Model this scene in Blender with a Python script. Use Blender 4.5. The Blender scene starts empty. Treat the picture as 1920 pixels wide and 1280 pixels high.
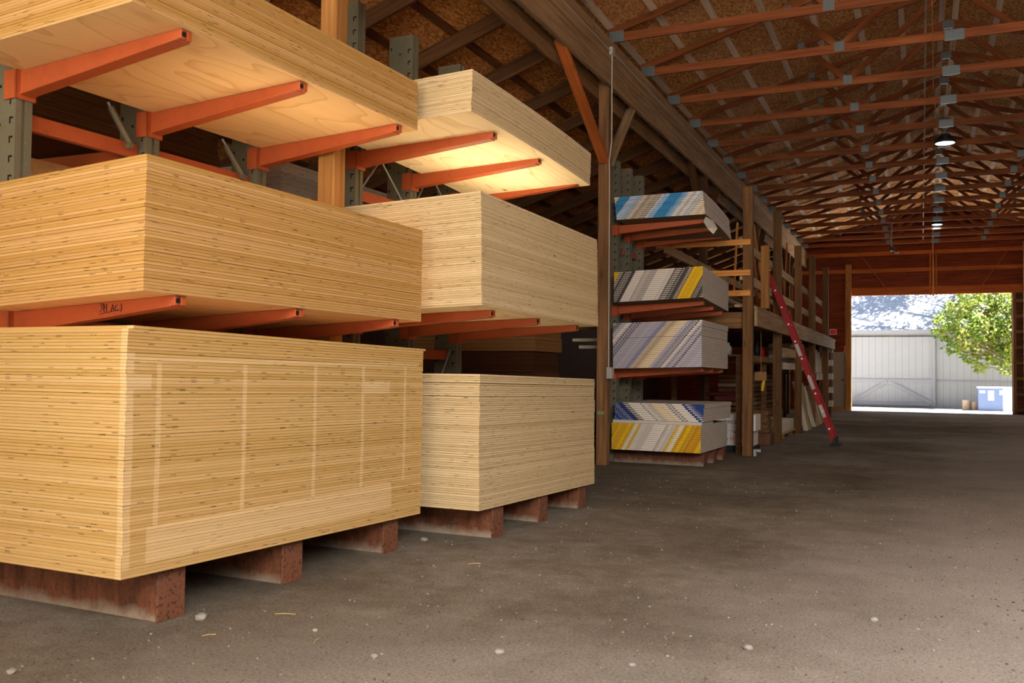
import bpy, bmesh, math, random
from mathutils import Matrix, Vector, Euler

C = bpy.context.scene
COL = C.collection
R = random.Random(7)
PI = math.pi

# ------------------------------------------------------------------ camera, world, sun, exposure
cam_d = bpy.data.cameras.new('camera')
cam = bpy.data.objects.new('camera', cam_d)
COL.objects.link(cam)
_yaw, _pitch, _roll = (math.radians(a) for a in (23.967, 1.865, 0.632))
_f = Vector((-math.sin(_yaw) * math.cos(_pitch), math.cos(_yaw) * math.cos(_pitch), math.sin(_pitch)))
_r0 = Vector((math.cos(_yaw), math.sin(_yaw), 0)); _u0 = _r0.cross(_f)
_r = math.cos(_roll) * _r0 + math.sin(_roll) * _u0
_u = -math.sin(_roll) * _r0 + math.cos(_roll) * _u0
_m = Matrix(((_r.x, _u.x, -_f.x, 0), (_r.y, _u.y, -_f.y, 0), (_r.z, _u.z, -_f.z, 1.2), (0, 0, 0, 1)))
cam.matrix_world = _m
cam_d.sensor_width = 36.0
cam_d.lens = 36.0 * 1732.2 / 1920.0
cam_d.clip_end = 400
cam_d.dof.use_dof = True
cam_d.dof.focus_distance = 7.5
cam_d.dof.aperture_fstop = 4.5
C.camera = cam

C.view_settings.view_transform = 'Standard'
C.view_settings.look = 'None'
C.view_settings.gamma = 1.0
C.view_settings.use_curve_mapping = False
C.view_settings.exposure = -0.14
C.cycles.max_bounces = 9
C.cycles.diffuse_bounces = 6
C.cycles.sample_clamp_indirect = 6.0
C.cycles.use_denoising = True

w = bpy.data.worlds.new('sky'); C.world = w; w.use_nodes = True
wn = w.node_tree.nodes; wl = w.node_tree.links
bgn = wn['Background']
tcw = wn.new('ShaderNodeTexCoord'); sxw = wn.new('ShaderNodeSeparateXYZ'); crw = wn.new('ShaderNodeValToRGB')
wl.new(tcw.outputs['Generated'], sxw.inputs[0]); wl.new(sxw.outputs[2], crw.inputs[0]); wl.new(crw.outputs[0], bgn.inputs[0])
crw.color_ramp.elements[0].position = 0.0; crw.color_ramp.elements[0].color = (0.85, 0.92, 1.0, 1)
crw.color_ramp.elements[1].position = 0.6; crw.color_ramp.elements[1].color = (0.42, 0.62, 1.0, 1)
bgn.inputs[1].default_value = 1.5

sun_d = bpy.data.lights.new('sun', 'SUN'); sun_d.energy = 62.0; sun_d.angle = 0.009; sun_d.color = (1.0, 0.95, 0.86)
sun = bpy.data.objects.new('sun', sun_d); COL.objects.link(sun)
sun.rotation_euler = Vector((0.50, 0.08, 0.86)).to_track_quat('Z', 'Y').to_euler()
sun.location = (20, 5, 40)


def area_light(name, loc, target, sx, sy, power, color, spread=180):
    d = bpy.data.lights.new(name, 'AREA'); d.shape = 'RECTANGLE'; d.size = sx; d.size_y = sy
    d.energy = power; d.color = color
    o = bpy.data.objects.new(name, d); COL.objects.link(o)
    o.location = loc
    o.rotation_euler = (Vector(loc) - Vector(target)).to_track_quat('Z', 'Y').to_euler()
    d.spread = math.radians(spread)
    return o


# daylight through the big open end of the hall behind the viewpoint
area_light('daylight', (-2.6, -0.9, 2.6), (-2.6, 5.0, 2.2), 4.4, 5.0, 165, (1.0, 0.80, 0.52), 150)
area_light('daylight', (2.9, -0.9, 4.0), (1.6, 3.2, 0.2), 5.0, 2.6, 620, (1.0, 0.97, 0.92), 110)

# ------------------------------------------------------------------ material helpers
def srgb(*c):
    return tuple(((v / 255) / 12.92 if v / 255 <= 0.04045 else ((v / 255 + 0.055) / 1.055) ** 2.4) for v in c) + (1.0,)


class NT:
    def __init__(s, name, rough=0.75, metal=0.0, spec=0.3):
        s.m = bpy.data.materials.new(name); s.m.use_nodes = True
        s.t = s.m.node_tree; s.b = s.t.nodes['Principled BSDF']
        s.b.inputs['Roughness'].default_value = rough
        s.b.inputs['Metallic'].default_value = metal
        s.b.inputs['Specular IOR Level'].default_value = spec

    def n(s, typ, ins=None, **props):
        nd = s.t.nodes.new(typ)
        for k, v in props.items(): setattr(nd, k, v)
        for k, v in (ins or {}).items():
            sock = nd.inputs[k]
            if isinstance(v, bpy.types.NodeSocket): s.t.links.new(v, sock)
            else: sock.default_value = v
        return nd

    def math(s, op, a, b=0.0, c=None, clamp=False):
        ins = {0: a, 1: b}
        if c is not None: ins[2] = c
        return s.n('ShaderNodeMath', ins, operation=op, use_clamp=clamp).outputs[0]

    def vec(s, x=0.0, y=0.0, z=0.0):
        return s.n('ShaderNodeCombineXYZ', {0: x, 1: y, 2: z}).outputs[0]

    def sep(s, v):
        return s.n('ShaderNodeSeparateXYZ', {0: v}).outputs

    def tc(s, which='Object'):
        return s.n('ShaderNodeTexCoord').outputs[which]

    def mapv(s, v, scale):
        return s.n('ShaderNodeVectorMath', {0: v, 1: scale}, operation='MULTIPLY').outputs[0]

    def addv(s, v, w):
        return s.n('ShaderNodeVectorMath', {0: v, 1: w}, operation='ADD').outputs[0]

    def noise(s, v, scale=1.0, detail=3.0, rough=0.55, out='Fac'):
        return s.n('ShaderNodeTexNoise', {'Vector': v, 'Scale': scale, 'Detail': detail, 'Roughness': rough}).outputs[out]

    def ramp(s, fac, stops, interp='LINEAR'):
        nd = s.n('ShaderNodeValToRGB', {0: fac}); cr = nd.color_ramp; cr.interpolation = interp
        stops = [(p, (tuple(c) + (1.0,))[:4] if not isinstance(c, (int, float)) else (c, c, c, 1)) for p, c in stops]
        cr.elements[0].position, cr.elements[0].color = stops[0]
        cr.elements[1].position, cr.elements[1].color = stops[-1]
        for p, c in stops[1:-1]:
            e = cr.elements.new(p); e.color = c
        return nd.outputs[0]

    def mix(s, fac, a, b, blend='MIX'):
        nd = s.n('ShaderNodeMix', data_type='RGBA', blend_type=blend)
        for sock, v in ((nd.inputs[0], fac), (nd.inputs[6], a), (nd.inputs[7], b)):
            if isinstance(v, bpy.types.NodeSocket): s.t.links.new(v, sock)
            else: sock.default_value = v
        return nd.outputs[2]

    def rand(s):
        return s.n('ShaderNodeObjectInfo').outputs['Random']

    def hsv(s, col, v=1.0, sat=1.0, h=0.5):
        return s.n('ShaderNodeHueSaturation', {'Hue': h, 'Saturation': sat, 'Value': v, 'Fac': 1.0, 'Color': col}).outputs[0]

    def col(s, c):
        if isinstance(c, bpy.types.NodeSocket): s.t.links.new(c, s.b.inputs['Base Color'])
        else: s.b.inputs['Base Color'].default_value = c
        return s

    def bump(s, h, strength=0.3, dist=0.01):
        nd = s.n('ShaderNodeBump', {'Height': h, 'Strength': strength, 'Distance': dist})
        s.t.links.new(nd.outputs[0], s.b.inputs['Normal']); return s


def flat(name, c, rough=0.6, metal=0.0, var=0.12, scale=6.0, spec=0.3):
    t = NT(name, rough, metal, spec)
    nz = t.noise(t.tc(), scale, 4)
    t.col(t.mix(nz, tuple(v * (1 - var) for v in c[:3]) + (1,), tuple(min(1, v * (1 + var)) for v in c[:3]) + (1,)))
    return t.m


def wood(name, c_dark, c_light, knots=True, stain=None, rough=0.75, rv=0.25):
    """board wood with the grain along local X"""
    t = NT(name, rough, spec=0.2)
    rnd = t.rand()
    v = t.addv(t.tc(), t.vec(t.math('MULTIPLY', rnd, 37.0), t.math('MULTIPLY', rnd, 11.0), t.math('MULTIPLY', rnd, 5.0)))
    g = t.noise(t.mapv(v, (1.1, 24, 24)), 1.0, 5, 0.6)
    col = t.ramp(g, [(0.3, c_dark), (0.7, c_light)])
    if knots:
        vo = t.n('ShaderNodeTexVoronoi', {'Vector': t.mapv(v, (2.2, 7, 7)), 'Scale': 1.0}).outputs['Distance']
        k = t.math('SUBTRACT', 1.0, t.math('MULTIPLY', vo, 5.5), clamp=True)
        col = t.mix(t.math('MULTIPLY', k, 0.75), col, tuple(x * 0.3 for x in c_dark[:3]) + (1,))
    big = t.noise(t.mapv(v, (0.5, 2.0, 2.0)), 1.5, 3)
    col = t.hsv(col, t.math('MULTIPLY_ADD', big, 0.7, t.math('MULTIPLY_ADD', rnd, rv, 0.65 - rv / 2)))
    if stain:
        s2 = t.ramp(t.noise(t.mapv(v, (4, 16, 16)), 1.0, 6, 0.7), [(0.66, 0.0), (0.72, 1.0)])
        col = t.mix(t.math('MULTIPLY', s2, 0.8), col, stain)
    t.col(col).bump(g, 0.25, 0.004)
    return t.m


M = {}
M['timber'] = wood('aged timber', srgb(92, 62, 36), srgb(142, 104, 66))
M['timber_dark'] = wood('dark aged timber', srgb(66, 40, 22), srgb(104, 68, 38))
M['beam_wood'] = wood('weathered beam wood', srgb(120, 92, 62), srgb(168, 138, 102))
M['truss_wood'] = wood('reddish truss wood', srgb(96, 48, 22), srgb(140, 78, 40))
M['purlin_wood'] = wood('pale purlin wood', srgb(220, 196, 168), srgb(244, 228, 206))
M['purlin_dark'] = wood('brown purlin wood', srgb(84, 46, 24), srgb(120, 74, 44))
M['post_yellow'] = wood('yellow timber', srgb(132, 88, 40), srgb(180, 128, 70))
M['brace_orange'] = wood('orange brace wood', srgb(150, 74, 26), srgb(190, 104, 46))
M['loft_post'] = wood('brown loft post', srgb(84, 56, 30), srgb(124, 88, 50), stain=srgb(190, 176, 150))
M['loft_pale'] = wood('pale loft timber', srgb(150, 122, 84), srgb(196, 168, 126))
M['loft_orange'] = wood('new orange timber', srgb(186, 118, 54), srgb(222, 156, 84))
M['white_trim'] = wood('whitewashed trim', srgb(176, 162, 138), srgb(218, 208, 188), knots=False)
M['siding_red'] = wood('red brown wall boards', srgb(92, 36, 16), srgb(136, 62, 30))
M['siding_dark'] = wood('dark wall boards', srgb(48, 28, 18), srgb(72, 44, 28))
M['galv'] = flat('galvanised steel', srgb(142, 148, 150), 0.5, 0.55, 0.2, 30)
M['black'] = flat('black plastic', srgb(26, 26, 28), 0.6)
M['white_pvc'] = flat('white conduit', srgb(176, 166, 150), 0.5)
M['grey_box'] = flat('grey electrical box', srgb(170, 164, 154), 0.5)
M['dark_fill'] = flat('dark hardboard', srgb(74, 46, 26), 0.8, var=0.3)
M['tan_board'] = wood('tan particle board', srgb(176, 128, 76), srgb(200, 152, 98), knots=False)
M['red_paint'] = flat('red fibreglass', srgb(146, 16, 14), 0.5, spec=0.2)
M['alu'] = flat('aluminium', srgb(196, 196, 192), 0.4, 0.6)
M['yellow'] = flat('yellow plastic', srgb(214, 176, 30), 0.5)
M['cardtan'] = flat('brown paper', srgb(150, 108, 66), 0.9)
M['foam'] = flat('white foam', srgb(206, 200, 186), 0.9, var=0.05)
M['red_dark'] = flat('dark red paint', srgb(88, 16, 18), 0.5)
M['cord_orange'] = flat('tan cord', srgb(190, 132, 72), 0.7)


def paint_metal(name, c, rust, chip, amt=0.62, rough=0.5):
    t = NT(name, rough, 0.0, 0.35)
    v = t.tc('Object')
    n1 = t.noise(v, 9.0, 6, 0.7); n2 = t.noise(v, 45.0, 5, 0.7)
    col = t.mix(t.noise(v, 2.5, 3), tuple(x * 0.8 for x in c[:3]) + (1,), c)
    m1 = t.ramp(n2, [(amt, 0.0), (amt + 0.07, 1.0)])
    m2 = t.ramp(n1, [(0.5, 0.0), (0.75, 1.0)])
    col = t.mix(t.math('MULTIPLY', m2, 0.55), col, rust)
    col = t.mix(m1, col, chip)
    t.col(col).bump(n2, 0.15, 0.003)
    return t.m


M['orange'] = paint_metal('orange rack paint', srgb(172, 82, 42), srgb(140, 60, 32), srgb(110, 56, 34))
M['orange_rust'] = paint_metal('rusty red rack paint', srgb(116, 72, 50), srgb(86, 54, 36), srgb(58, 38, 26), amt=0.53, rough=0.7)
def leg_paint():
    t = NT('rusty base paint', 0.75, 0.0, 0.2)
    g = t.n('ShaderNodeNewGeometry'); p = g.outputs['Position']; q = t.sep(p)
    n1 = t.noise(t.mapv(p, (14, 14, 4)), 1.0, 6, 0.75); n2 = t.noise(p, 55.0, 5, 0.7)
    col = t.ramp(n1, [(0.3, srgb(64, 40, 26)), (0.5, srgb(100, 60, 40)), (0.68, srgb(126, 76, 52))])
    col = t.mix(t.ramp(n2, [(0.56, 0.0), (0.64, 0.8)]), col, srgb(66, 40, 28))
    dust = t.math('SUBTRACT', t.math('MULTIPLY_ADD', t.noise(p, 9.0, 5, 0.7), 0.13, 0.0), q[2])
    dust = t.ramp(t.math('MULTIPLY', dust, 9.0), [(0.0, 0.0), (0.6, 0.9)])
    col = t.mix(dust, col, srgb(142, 130, 112))
    t.col(col).bump(n2, 0.3, 0.004)
    return t.m


M['leg'] = leg_paint()
M['upright'] = paint_metal('grey green rack steel', srgb(102, 97, 78), srgb(86, 74, 52), srgb(132, 126, 108), amt=0.64)
M['slot'] = flat('slot shadow', srgb(14, 12, 10), 0.9)

# --- OSB
def osb(name, a, b, c):
    t = NT(name, 0.85, spec=0.15)
    v = t.tc('Object')
    vd = t.addv(v, t.n('ShaderNodeVectorMath', {0: t.noise(v, 3.0, 2, out='Color'), 1: (0.1, 0.1, 0.1)}, operation='MULTIPLY').outputs[0])
    vo = t.n('ShaderNodeTexVoronoi', {'Vector': t.mapv(vd, (52, 19, 52)), 'Scale': 1.0, 'Randomness': 1.0})
    r = t.sep(vo.outputs['Color'])[0]
    col = t.ramp(r, [(0.0, a), (0.5, b), (1.0, c)])
    sp = t.ramp(t.noise(t.mapv(v, (26, 16, 26)), 1.0, 3), [(0.66, 0.0), (0.7, 1.0)])
    col = t.mix(t.math('MULTIPLY', sp, 0.8), col, tuple(x * 0.2 for x in a[:3]) + (1,))
    big = t.noise(v, 0.9, 3)
    col = t.hsv(col, t.math('MULTIPLY_ADD', big, 0.5, 0.72))
    t.col(col); return t.m


M['osb'] = osb('roof sheathing flakes', srgb(158, 106, 58), srgb(202, 146, 88), srgb(228, 178, 120))
M['osb_dark'] = osb('shed roof sheathing flakes', srgb(164, 98, 42), srgb(208, 136, 70), srgb(236, 172, 104))

# --- plywood sheets.  UV: x along the edge (metres), y 0..1 through the sheet; faces: metres
def ply(name, light, mid, dark, face, patches=False):
    t = NT(name, 0.7, spec=0.2)
    uv = t.sep(t.tc('UV')); rnd = t.rand()
    along, thr = uv[0], uv[1]
    r20 = t.math('MULTIPLY', rnd, 53.0)
    layer = t.math('FLOOR', t.math('MULTIPLY', thr, 4.999))
    fr = t.math('FRACT', t.math('MULTIPLY', thr, 4.999))
    lrnd = t.n('ShaderNodeTexWhiteNoise', {'Vector': t.vec(layer, r20, 0.0)}, noise_dimensions='3D').outputs['Value']
    st = t.noise(t.vec(t.math('MULTIPLY', along, 8.0), t.math('MULTIPLY_ADD', thr, 9.0, r20), layer), 1.0, 5, 0.7)
    f = t.math('ADD', t.math('MULTIPLY', lrnd, 0.3), t.math('MULTIPLY', st, 0.75))
    col = t.ramp(f, [(0.2, dark), (0.5, mid), (0.85, light)])
    glue = t.ramp(fr, [(0.0, 0.35), (0.15, 1.0), (0.85, 1.0), (1.0, 0.35)])
    edge_line = t.ramp(thr, [(0.0, 0.0), (0.14, 1.0), (0.9, 1.0), (1.0, 0.2)])
    glue = t.math('MULTIPLY', glue, edge_line)
    col = t.mix(glue, t.mix(0.5, col, tuple(x * 0.45 for x in dark[:3]) + (1,)), col)
    vd = t.n('ShaderNodeTexWhiteNoise', {'Vector': t.vec(t.math('FLOOR', t.math('MULTIPLY', along, 26.0)), layer, r20)}, noise_dimensions='3D').outputs['Value']
    hole = t.math('MULTIPLY', t.math('GREATER_THAN', vd, 0.984), t.math('GREATER_THAN', t.noise(t.vec(t.math('MULTIPLY', along, 70.0), r20, layer), 1.0, 2), 0.42))
    col = t.mix(t.math('MULTIPLY', hole, 0.9), col, srgb(46, 28, 14))
    col = t.hsv(col, t.math('MULTIPLY_ADD', rnd, 0.17, 0.63), t.math('MULTIPLY_ADD', rnd, -0.12, 1.06))
    if patches:
        p = t.sep(t.n('ShaderNodeNewGeometry').outputs['Position'])
        nrm = t.sep(t.n('ShaderNodeNewGeometry').outputs['True Normal'])
        y, z = p[1], p[2]

        def box(y0, y1, z0, z1):
            a = t.math('MULTIPLY', t.math('GREATER_THAN', y, y0), t.math('LESS_THAN', y, y1))
            b = t.math('MULTIPLY', t.math('GREATER_THAN', z, z0), t.math('LESS_THAN', z, z1))
            return t.math('MULTIPLY', a, b)
        tot = box(3.19, 5.2, 0.31, 0.475)
        for bx in ((3.06, 3.10, 0.3, 1.27), (3.23, 3.26, 0.475, 1.22), (3.80, 3.83, 0.475, 1.22), (4.38, 4.41, 0.475, 1.22), (4.85, 4.88, 0.475, 1.22), (5.33, 5.36, 0.475, 1.22),
                   (2.9, 5.5, 1.225, 1.245), (3.02, 3.2, 1.10, 1.17), (4.88, 5.16, 1.05, 1.13)):
            tot = t.math('MAXIMUM', tot, box(*bx))
        front = t.math('GREATER_THAN', nrm[0], 0.6)
        corner = t.math('MAXIMUM', t.math('MULTIPLY', box(2.8, 3.01, 0.25, 1.22), front),
                        t.math('MULTIPLY', t.math('LESS_THAN', nrm[1], -0.6), t.math('GREATER_THAN', p[0], -3.27)))
        wear = t.math('MAXIMUM', t.math('MULTIPLY', tot, front), corner)
        col = t.mix(t.math('MULTIPLY', wear, 0.28), col, srgb(232, 206, 166))
    # veneer face
    nz = t.math('ABSOLUTE', t.sep(t.tc('Normal'))[2])
    isf = t.math('GREATER_THAN', nz, 0.7)
    fv = t.vec(along, thr, r20)
    g = t.noise(t.mapv(fv, (9.0, 1.0, 1.0)), 1.0, 4, 0.55)
    rings = t.math('FRACT', t.math('MULTIPLY', t.noise(t.mapv(fv, (2.4, 0.55, 1.0)), 1.0, 2, 0.4), 9.0))
    rg = t.ramp(rings, [(0.0, 0.0), (0.82, 0.25), (0.97, 1.0), (1.0, 0.0)])
    fc = t.mix(g, face, tuple(min(1, x * 1.18) for x in face[:3]) + (1,))
    fc = t.mix(t.math('MULTIPLY', rg, 0.55), fc, (face[0] * 0.72, face[1] * 0.56, face[2] * 0.36, 1))
    vo = t.n('ShaderNodeTexVoronoi', {'Vector': t.mapv(fv, (4.6, 2.6, 1.0)), 'Scale': 1.0})
    pick = t.math('GREATER_THAN', t.sep(vo.outputs['Color'])[0], 0.55)
    kd = vo.outputs['Distance']
    k = t.math('MULTIPLY', pick, t.ramp(kd, [(0.0, 0.9), (0.05, 0.55), (0.085, 0.95), (0.12, 0.25), (0.22, 0.0)]))
    fc = t.mix(k, fc, srgb(150, 92, 46))
    col = t.mix(isf, col, fc)
    t.col(col)
    return t.m


M['ply_low'] = ply('plywood tan', srgb(230, 196, 134), srgb(214, 174, 108), srgb(176, 130, 72), srgb(222, 186, 134), patches=True)
M['ply_mid'] = ply('plywood honey', srgb(226, 182, 116), srgb(206, 160, 94), srgb(168, 118, 62), srgb(222, 186, 134))
M['ply_pale'] = ply('plywood pale', srgb(228, 206, 164), srgb(214, 188, 142), srgb(184, 152, 106), srgb(242, 226, 190))
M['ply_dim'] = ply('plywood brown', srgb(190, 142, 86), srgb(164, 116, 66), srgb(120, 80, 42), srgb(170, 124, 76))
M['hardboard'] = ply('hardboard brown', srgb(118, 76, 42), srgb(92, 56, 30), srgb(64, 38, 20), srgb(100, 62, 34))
M['melamine'] = ply('white sheet', srgb(226, 222, 216), srgb(214, 210, 204), srgb(176, 170, 162), srgb(222, 218, 212))

# --- drywall with printed end tape
def drywall(name, stops, texts, slant, row=0.025, z0=0.0):
    """stops: (x, colour) bands across the printed end, texts: (x, colour, amount); slant = metres of shift per metre of height"""
    t = NT(name, 0.8, spec=0.2)
    p = t.sep(t.n('ShaderNodeNewGeometry').outputs['Position'])
    o = t.sep(t.tc('UV'))
    uu, thr = o[0], o[1]
    zr = t.math('FLOOR', t.math('DIVIDE', t.math('SUBTRACT', p[2], z0 - 0.0015), row))
    c = t.math('ADD', uu, t.math('MULTIPLY', zr, row * slant))
    mn, mx = stops[0][0], stops[-1][0]
    fac = t.math('DIVIDE', t.math('SUBTRACT', c, mn), (mx - mn))
    base = t.ramp(fac, [((x - mn) / (mx - mn), k) for x, k in stops], 'CONSTANT')
    tcol = t.ramp(fac, [((x - mn) / (mx - mn), k) for x, k, a in texts], 'CONSTANT')
    tam = t.ramp(fac, [((x - mn) / (mx - mn), a) for x, k, a in texts], 'CONSTANT')
    word = t.n('ShaderNodeTexWhiteNoise', {'Vector': t.vec(t.math('FLOOR', t.math('MULTIPLY', c, 20.0)), 1.0, 3.0)}, noise_dimensions='3D').outputs['Value']
    letter = t.n('ShaderNodeTexWhiteNoise', {'Vector': t.vec(t.math('FLOOR', t.math('MULTIPLY', c, 105.0)), 5.0, 2.0)}, noise_dimensions='3D').outputs['Value']
    band = t.math('MULTIPLY', t.math('GREATER_THAN', thr, 0.24), t.math('LESS_THAN', thr, 0.74))
    mark = t.math('MULTIPLY', t.math('MULTIPLY', t.math('GREATER_THAN', word, 0.3), t.math('GREATER_THAN', letter, 0.25)), band)
    col = t.mix(t.math('MULTIPLY', mark, tam), base, tcol)
    nrm = t.sep(t.tc('Normal'))
    isend = t.math('LESS_THAN', nrm[1], -0.7)
    side = t.mix(t.noise(t.vec(t.math('MULTIPLY', uu, 2.0), p[2], 0.0), 6.0, 4), srgb(176, 166, 152), srgb(206, 198, 184))
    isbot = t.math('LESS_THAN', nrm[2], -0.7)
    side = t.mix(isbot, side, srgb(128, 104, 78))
    col = t.mix(isend, side, col)
    line = t.ramp(thr, [(0.0, 0.9), (0.16, 0.0), (0.88, 0.0), (1.0, 0.8)])
    line = t.math('MULTIPLY', line, t.math('LESS_THAN', t.math('ABSOLUTE', nrm[2]), 0.5))
    col = t.mix(line, col, srgb(70, 56, 44))
    t.col(col); return t.m


K = dict(white=srgb(226, 216, 202), cream=srgb(232, 210, 172), beige=srgb(226, 206, 176), blue=srgb(52, 132, 184), pblue=srgb(150, 186, 220), black=srgb(40, 36, 34),
         grey=srgb(74, 70, 66), yel=srgb(232, 184, 28), lav=srgb(184, 178, 188), navy=srgb(26, 62, 124), brown=srgb(150, 96, 30))
M['dry_blue'] = drywall('drywall blue print',
    [(-0.9, K['cream']), (-0.2, K['blue']), (-0.04, K['pblue']), (0.1, K['white']), (0.2, K['beige']), (0.32, K['white']), (0.42, K['pblue']), (0.5, K['blue']), (0.66, K['pblue']), (0.74, K['white']), (0.98, K['beige']), (1.2, K['cream'])],
    [(-0.9, K['grey'], 0.1), (-0.04, K['white'], 0.8), (0.1, K['black'], 0.85), (0.3, K['grey'], 0.9), (0.42, K['white'], 0.9), (0.5, K['blue'], 0.0), (0.66, K['blue'], 0.75), (0.98, K['black'], 0.5), (1.2, K['black'], 0.5)], -0.95, z0=3.235)
M['dry_grey'] = drywall('drywall yellow and grey print',
    [(-0.4, K['yel']), (-0.12, K['grey']), (0.1, K['white']), (0.62, K['grey']), (0.86, K['yel']), (1.03, K['grey']), (1.3, K['grey'])],
    [(-0.4, K['brown'], 0.3), (-0.12, K['white'], 0.75), (0.1, K['grey'], 0.0), (0.22, K['grey'], 0.75), (0.5, K['grey'], 0.35), (0.62, K['white'], 0.75), (0.86, K['brown'], 0.35), (1.03, K['white'], 0.75), (1.3, K['white'], 0.7)], -0.55, z0=2.17)
M['dry_lav'] = drywall('drywall lavender print',
    [(-0.75, K['lav']), (-0.3, K['white']), (-0.24, K['lav']), (0.0, K['lav']), (0.25, K['cream']), (0.5, K['lav']), (0.66, K['white']), (0.70, K['lav']), (1.3, K['cream'])],
    [(-0.75, K['black'], 0.4), (-0.44, K['black'], 0.95), (-0.3, K['white'], 0.1), (-0.22, K['black'], 0.95), (-0.1, K['grey'], 0.35), (0.16, K['navy'], 0.8), (0.27, K['black'], 0.7), (0.36, K['brown'], 0.3), (0.56, K['black'], 0.95), (0.66, K['white'], 0.1), (0.72, K['black'], 0.95), (0.84, K['grey'], 0.3), (1.3, K['grey'], 0.3)], -0.85, z0=1.285)
M['dry_navy'] = drywall('drywall navy print',
    [(0.0, K['navy']), (0.32, K['white']), (0.46, K['white']), (0.7, K['cream']), (0.86, K['white']), (1.12, K['navy']), (1.7, K['navy'])],
    [(0.0, K['white'], 0.35), (0.25, K['black'], 0.95), (0.4, K['white'], 0.1), (0.44, K['black'], 0.95), (0.58, K['grey'], 0.5), (0.72, K['grey'], 0.1), (0.86, K['grey'], 0.85), (1.02, K['white'], 0.9), (1.24, K['white'], 0.1), (1.7, K['white'], 0.0)], 1.1, z0=0.585)
M['dry_yel'] = drywall('drywall yellow print',
    [(-0.4, K['yel']), (0.14, K['white']), (0.19, K['yel']), (0.23, K['white']), (0.7, K['yel']), (0.74, K['white']), (0.8, K['yel']), (0.96, srgb(206, 150, 24)), (1.1, K['yel']), (1.5, K['yel'])],
    [(-0.4, K['brown'], 0.7), (0.14, K['grey'], 0.3), (0.25, K['grey'], 0.45), (0.4, K['black'], 0.85), (0.6, K['grey'], 0.45), (0.72, K['brown'], 0.1), (0.8, K['brown'], 0.8), (1.5, K['brown'], 0.7)], -0.55, z0=0.2)
M['dry_plain'] = flat('plain drywall paper', srgb(192, 184, 172), 0.85, var=0.06)

# --- dirt floor
def dirt(name, a, b, c, crumbs=1.0, tone_zones=False):
    t = NT(name, 0.95, spec=0.1)
    v = t.n('ShaderNodeNewGeometry').outputs['Position']
    n1 = t.noise(v, 0.5, 4, 0.6); n2 = t.noise(v, 5.0, 8, 0.75); n3 = t.noise(v, 70.0, 6, 0.8)
    col = t.ramp(t.math('ADD', t.math('MULTIPLY', n1, 0.6), t.math('MULTIPLY', n2, 0.4)), [(0.36, a), (0.5, b), (0.64, c)])
    if tone_zones:                                      # darker strip beside the racks, paler in the aisle and near foreground
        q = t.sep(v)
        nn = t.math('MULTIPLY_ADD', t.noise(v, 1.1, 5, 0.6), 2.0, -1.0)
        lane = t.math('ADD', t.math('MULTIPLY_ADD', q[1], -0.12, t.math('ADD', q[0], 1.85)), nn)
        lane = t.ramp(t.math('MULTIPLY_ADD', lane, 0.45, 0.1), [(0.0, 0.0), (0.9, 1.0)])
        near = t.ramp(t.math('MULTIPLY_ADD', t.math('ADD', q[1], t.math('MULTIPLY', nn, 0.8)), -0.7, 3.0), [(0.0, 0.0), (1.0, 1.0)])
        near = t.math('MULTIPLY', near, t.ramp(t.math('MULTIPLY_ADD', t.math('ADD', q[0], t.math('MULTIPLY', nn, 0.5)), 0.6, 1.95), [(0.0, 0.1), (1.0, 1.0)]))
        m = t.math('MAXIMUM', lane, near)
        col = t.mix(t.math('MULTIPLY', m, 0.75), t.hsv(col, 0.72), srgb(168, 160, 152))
    col = t.hsv(col, t.math('MULTIPLY_ADD', n3, 2.6, -0.3))
    h = t.math('ADD', t.math('MULTIPLY', n2, 0.5), t.math('MULTIPLY', n3, 0.5))
    for sc, thr, rad, amt in ((75.0, 0.86, 0.3, 0.8), (30.0, 0.95, 0.2, 0.8)):
        vo = t.n('ShaderNodeTexVoronoi', {'Vector': t.addv(v, t.mapv(t.noise(v, 40.0, 2, out='Color'), (0.02, 0.02, 0.02))), 'Scale': sc})
        cc = t.sep(vo.outputs['Color'])
        peb = t.math('MULTIPLY', t.math('GREATER_THAN', cc[1], thr), t.math('LESS_THAN', vo.outputs['Distance'], rad))
        col = t.mix(t.math('MULTIPLY', peb, amt * crumbs), col, t.ramp(cc[0], [(0.0, srgb(48, 40, 34)), (0.72, srgb(84, 74, 64)), (0.9, srgb(120, 110, 98)), (1.0, srgb(196, 182, 160))]))
        h = t.math('ADD', h, t.math('MULTIPLY', peb, 0.5))
    t.col(col)
    t.bump(h, 0.8, 0.03)
    return t.m


M['dirt'] = dirt('packed dirt', srgb(98, 88, 74), srgb(126, 116, 101), srgb(156, 148, 136), tone_zones=True)
M['yard'] = dirt('pale gravel yard', srgb(212, 208, 202), srgb(224, 220, 214), srgb(236, 232, 226), 0.2)
M['crumb'] = flat('brown grit', srgb(84, 72, 58), 0.95, var=0.3, scale=20)
M['stone'] = flat('grey stone', srgb(132, 126, 118), 0.9, var=0.25, scale=20)
M['stone_pale'] = flat('pale stone', srgb(126, 120, 112), 0.9, var=0.2, scale=20)
M['straw'] = flat('straw', srgb(196, 164, 108), 0.9)


# ------------------------------------------------------------------ geometry helpers
def world_of(o):
    m = o.matrix_basis.copy()
    p = o.parent
    while p is not None:
        m = p.matrix_basis @ m; p = p.parent
    return m


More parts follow.
